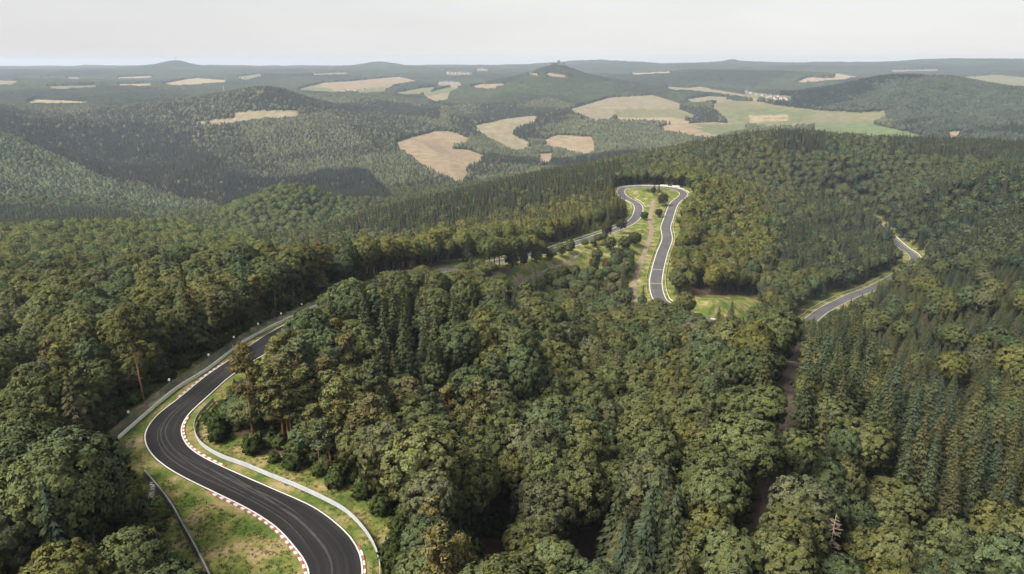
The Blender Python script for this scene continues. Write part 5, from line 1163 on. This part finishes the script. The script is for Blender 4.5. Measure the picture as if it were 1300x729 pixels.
# ----------------------------------------------------------------------------- far buildings
def house(px, D, size, label, group, roof='slate', ridge=None, rz=None):
    w, d, h = size; p = at_d(px[0], px[1], D); p[2] = base_height(np.array([p[0]]), np.array([p[1]]))[0]
    # stand it where the line of sight meets the ground or canopy level
    z_seen = at_d(px[0], px[1], D)[2]
    e = bpy.data.objects.new('house', None); COL.objects.link(e); e.location = p; e.rotation_euler = (0, 0, rng.random() * 3 if rz is None else rz); tag(e, label, 'house', group)
    base_h = max(h, 0)
    link('wall', MB().box((0, 0, base_h / 2 - 1), (w, d, base_h + 2)).mesh('wall', [M['white_wall']]), e)
    V = [(-w / 2 - .4, -d / 2 - .4, base_h), (w / 2 + .4, -d / 2 - .4, base_h), (w / 2 + .4, d / 2 + .4, base_h), (-w / 2 - .4, d / 2 + .4, base_h), (-w / 2 - .4, 0, base_h + d * .42), (w / 2 + .4, 0, base_h + d * .42)]
    link('roof', MB().add(V, [(0, 1, 5, 4), (2, 3, 4, 5), (0, 3, 2, 1)], [(0, 4, 3), (1, 2, 5)]).mesh('roof', [M[roof]]), e)
    return e
def house_at(u, v, D0, D1, size, label, group, roof='slate', rz=None):
    """on the ground that the line of sight meets"""
    p = hit(u, v, D0, D1); return house((u, v), math.hypot(p[0], p[1]), size, label, group, roof, rz=rz)
for k, (u, v, sz, rf, lb) in enumerate(((437.5, 116.5, (16, 12, 9), 'slate', 'white gabled farmhouse, leftmost of the hamlet by the tan field'), (452, 116.2, (26, 13, 7), 'slate', 'long grey-roofed barn in the middle of the hamlet by the tan field'), (462, 114.2, (14, 11, 8), 'slate', 'small white house at the right end of the hamlet by tan field'), (448, 117.5, (13, 10, 7), 'tile', 'low red-roofed house in front of the long hamlet barn'))):
    house_at(u, v, 3000, 8000, sz, lb, 'houses of the hamlet by the tan field', rf)
for k, (u, v) in enumerate(((560, 106), (566, 105.5), (573, 105.8))): house_at(u, v, 3000, 8000, (34, 16, 9), f'{("left", "middle", "right")[k]} one of three long white sheds above the green field', 'white sheds above the green field', 'slate', .1)
vil = [(947, 117.5), (953, 119), (960, 120.5), (967, 122), (975, 124), (979, 123), (984, 125.5), (988, 124), (992, 126), (996, 125), (1000, 127), (986, 127)]
for k, (u, v) in enumerate(vil): house_at(u, v, 2800, 7000, (13 + rng.random() * 6, 11, 8), f'{ORD[k]} small white house from left in the village right of the castle hill', 'houses of the village right of the castle hill', 'slate' if k % 3 else 'tile')
town = [(569, 93.5), (574, 93), (579, 94), (585, 93), (590, 94.5), (595, 94), (608, 89), (612, 88.5), (616, 89.5)]
for k, (u, v) in enumerate(town): house_at(u, v, 4000, 9500, (22, 15, 11), f'{ORD[k]} pale building from left in the town left of the castle', 'buildings of the town left of the castle', 'slate' if k % 2 else 'tile')
for k, (u, v) in enumerate(((301, 101.5), (305, 101), (309, 100.8))): house_at(u, v, 4500, 9000, (18, 12, 9), f'{("left", "middle", "right")[k]} white house of the tiny hamlet below the left peak', 'houses of the hamlet below the left peak')
# castle ruin on its cone
def crest(u, D0, D1):
    D = np.linspace(D0, D1, 90); q = at_d(u, 85, 1000.0); x_, y_ = q[0] / 1000, q[1] / 1000; zz = base_height(x_ * D, y_ * D); k = np.argmax((zz - CZ) / D); return np.array([x_ * D[k], y_ * D[k], zz[k]])
p = crest(709, 4300, 5300); p[2] += 6; e = bpy.data.objects.new('castle_ruin', None); COL.objects.link(e); e.location = p; e.scale = (1.1, 1.1, .9); tag(e, 'dark ruined castle with a round keep on the cone hill', 'castle')
tw = MB().tube([(0, 0, -4), (0, 0, 20), (0, 0, 34)], [9, 8.5, 8], 16); tower = link('tower', tw.mesh('tower', [M['castle']]), e)
bt = MB()
for k in range(10):
    a = k * .6283; bt.box((7.4 * math.cos(a), 7.4 * math.sin(a), 35), (2, 2, 2.4), a)
link('battlement', bt.mesh('battlement', [M['castle']]), tower)
for (x_, y_, sx, sy, h_, rz) in ((-22, -6, 34, 3, 19, .1), (16, -10, 26, 3, 16, -.2), (34, 4, 10, 10, 22, 0), (-42, 4, 9, 9, 20, 0)): link('wall', MB().box((x_, y_, h_ / 2 - 3), (sx, sy, h_ + 6), rz, taper=.96).mesh('wall', [M['castle']]), e)
p = crest(224, 7500, 9800); e = bpy.data.objects.new('radio_mast', None); COL.objects.link(e); e.location = p; tag(e, 'thin radio mast on the top of the left peak', 'mast')
link('shaft', MB().tube([(0, 0, 0), (0, 0, 62)], [3.2, 1.5], 8).mesh('shaft', [M['steel']]), e); link('platform', MB().tube([(0, 0, 34), (0, 0, 38)], 5, 10).mesh('platform', [M['steel']]), e)
p = hit(285, 121, 2800, 7000); e = bpy.data.objects.new('white_mast', None); COL.objects.link(e); e.location = p; tag(e, 'slender white mast rising from the woods below the left fields', 'mast')
link('shaft', MB().tube([(0, 0, 0), (0, 0, 44)], [1.5, .9], 8).mesh('shaft', [M['white_wall']]), e); link('head', MB().tube([(0, 0, 40), (0, 0, 45)], 1.9, 8).mesh('head', [M['white_wall']]), e)

# ----------------------------------------------------------------------------- air
hm, nt, out = new_mat('haze'); pv = N(nt, 'ShaderNodeVolumePrincipled'); pv.inputs['Color'].default_value = (.66, .785, .98, 1); pv.inputs['Density'].default_value = 0.66e-4; pv.inputs['Anisotropy'].default_value = .15
pv.inputs['Density Attribute'].default_value = ''; nt.links.new(pv.outputs[0], out.inputs['Volume'])
try: hm.cycles.homogeneous_volume = True
except Exception: pass
print('highest', GZ.max(), top.max()); zlo, zhi = float(GZ.min()) - 1.0, float(max(GZ.max(), top.max())) + 12.0
hb = MB().box((0, 0, (zlo + zhi) / 2), (30400, 30400, zhi - zlo)).mesh('haze', [hm])
tag(link('haze', hb), 'thin blue haze filling the valleys', 'haze', kind='stuff')

# ----------------------------------------------------------------------------- light
SUN_EL, SUN_AZ = math.radians(50), math.radians(238)      # azimuth clockwise from the view direction: left and a little behind
sdir = np.array([math.sin(SUN_AZ) * math.cos(SUN_EL), math.cos(SUN_AZ) * math.cos(SUN_EL), math.sin(SUN_EL)])
sl = bpy.data.lights.new('sun', 'SUN'); sl.energy = 4.2; sl.angle = math.radians(26); sl.color = (1.0, .90, .76)
so = bpy.data.objects.new('sun', sl); COL.objects.link(so); so.rotation_euler = Vector(-sdir).to_track_quat('-Z', 'Y').to_euler()
w = bpy.data.worlds.new('World'); SC.world = w; w.use_nodes = True; nt = w.node_tree; nt.nodes.clear()
wo = N(nt, 'ShaderNodeOutputWorld'); bg = N(nt, 'ShaderNodeBackground'); bg.inputs['Strength'].default_value = .1
sk = N(nt, 'ShaderNodeTexSky', sky_type='NISHITA'); sk.sun_disc = False; sk.sun_elevation = SUN_EL; sk.sun_rotation = SUN_AZ
tc = N(nt, 'ShaderNodeTexCoord'); mp = N(nt, 'ShaderNodeMapping'); mp.inputs['Scale'].default_value = (1, 1, 5); nt.links.new(tc.outputs['Generated'], mp.inputs[0])
nz_ = N(nt, 'ShaderNodeTexNoise'); nz_.inputs['Scale'].default_value = 1.6; nz_.inputs['Detail'].default_value = 5; nt.links.new(mp.outputs[0], nz_.inputs['Vector'])
sx_ = N(nt, 'ShaderNodeSeparateXYZ'); nt.links.new(tc.outputs['Generated'], sx_.inputs[0])
cloud = ramp(nt, nz_.outputs['Fac'], [(.3, (.87, .87, .88)), (.7, (1.06, 1.055, 1.05))])
cloud = mixc(nt, cloud, ramp(nt, sx_.outputs['Z'], [(0, (.362, .356, .347)), (.10, (.340, .336, .331)), (.35, (.385, .385, .387))]), 1.0, 'MULTIPLY')
mrx = N(nt, 'ShaderNodeMapRange'); mrx.inputs[1].default_value = -.7; mrx.inputs[2].default_value = .5; nt.links.new(sx_.outputs['X'], mrx.inputs[0]); cloud = mixc(nt, cloud, ramp(nt, mrx.outputs[0], [(0, (.90, .90, .91)), (1, (1.05, 1.05, 1.045))]), 1.0, 'MULTIPLY')
sc_ = N(nt, 'ShaderNodeVectorMath', operation='SCALE'); nt.links.new(cloud, sc_.inputs[0]); sc_.inputs['Scale'].default_value = 10.0
nt.links.new(mixc(nt, sk.outputs[0], sc_.outputs[0], .92), bg.inputs['Color']); nt.links.new(bg.outputs[0], wo.inputs[0])

# ----------------------------------------------------------------------------- camera, render
cam = bpy.data.cameras.new('camera'); co = bpy.data.objects.new('camera', cam); COL.objects.link(co); SC.camera = co
co.location = (0, 0, CZ); co.rotation_euler = (math.pi / 2 - PITCH, 0, 0); cam.sensor_width = 36; cam.lens = 36 * F / 1300; cam.clip_start = 1; cam.clip_end = 60000
vs = SC.view_settings; vs.view_transform = 'Standard'; vs.look = 'None'; vs.exposure = 1.25; vs.gamma = 1; vs.use_curve_mapping = False
cy_ = SC.cycles; cy_.max_bounces = 6; cy_.diffuse_bounces = 4; cy_.glossy_bounces = 1; cy_.transmission_bounces = 3; cy_.volume_bounces = 0; cy_.transparent_max_bounces = 4; cy_.caustics_reflective = False; cy_.caustics_refractive = False
cy_.use_denoising = True
try: cy_.denoiser = 'OPENIMAGEDENOISE'; cy_.denoising_input_passes = 'RGB_ALBEDO_NORMAL'
except Exception: pass
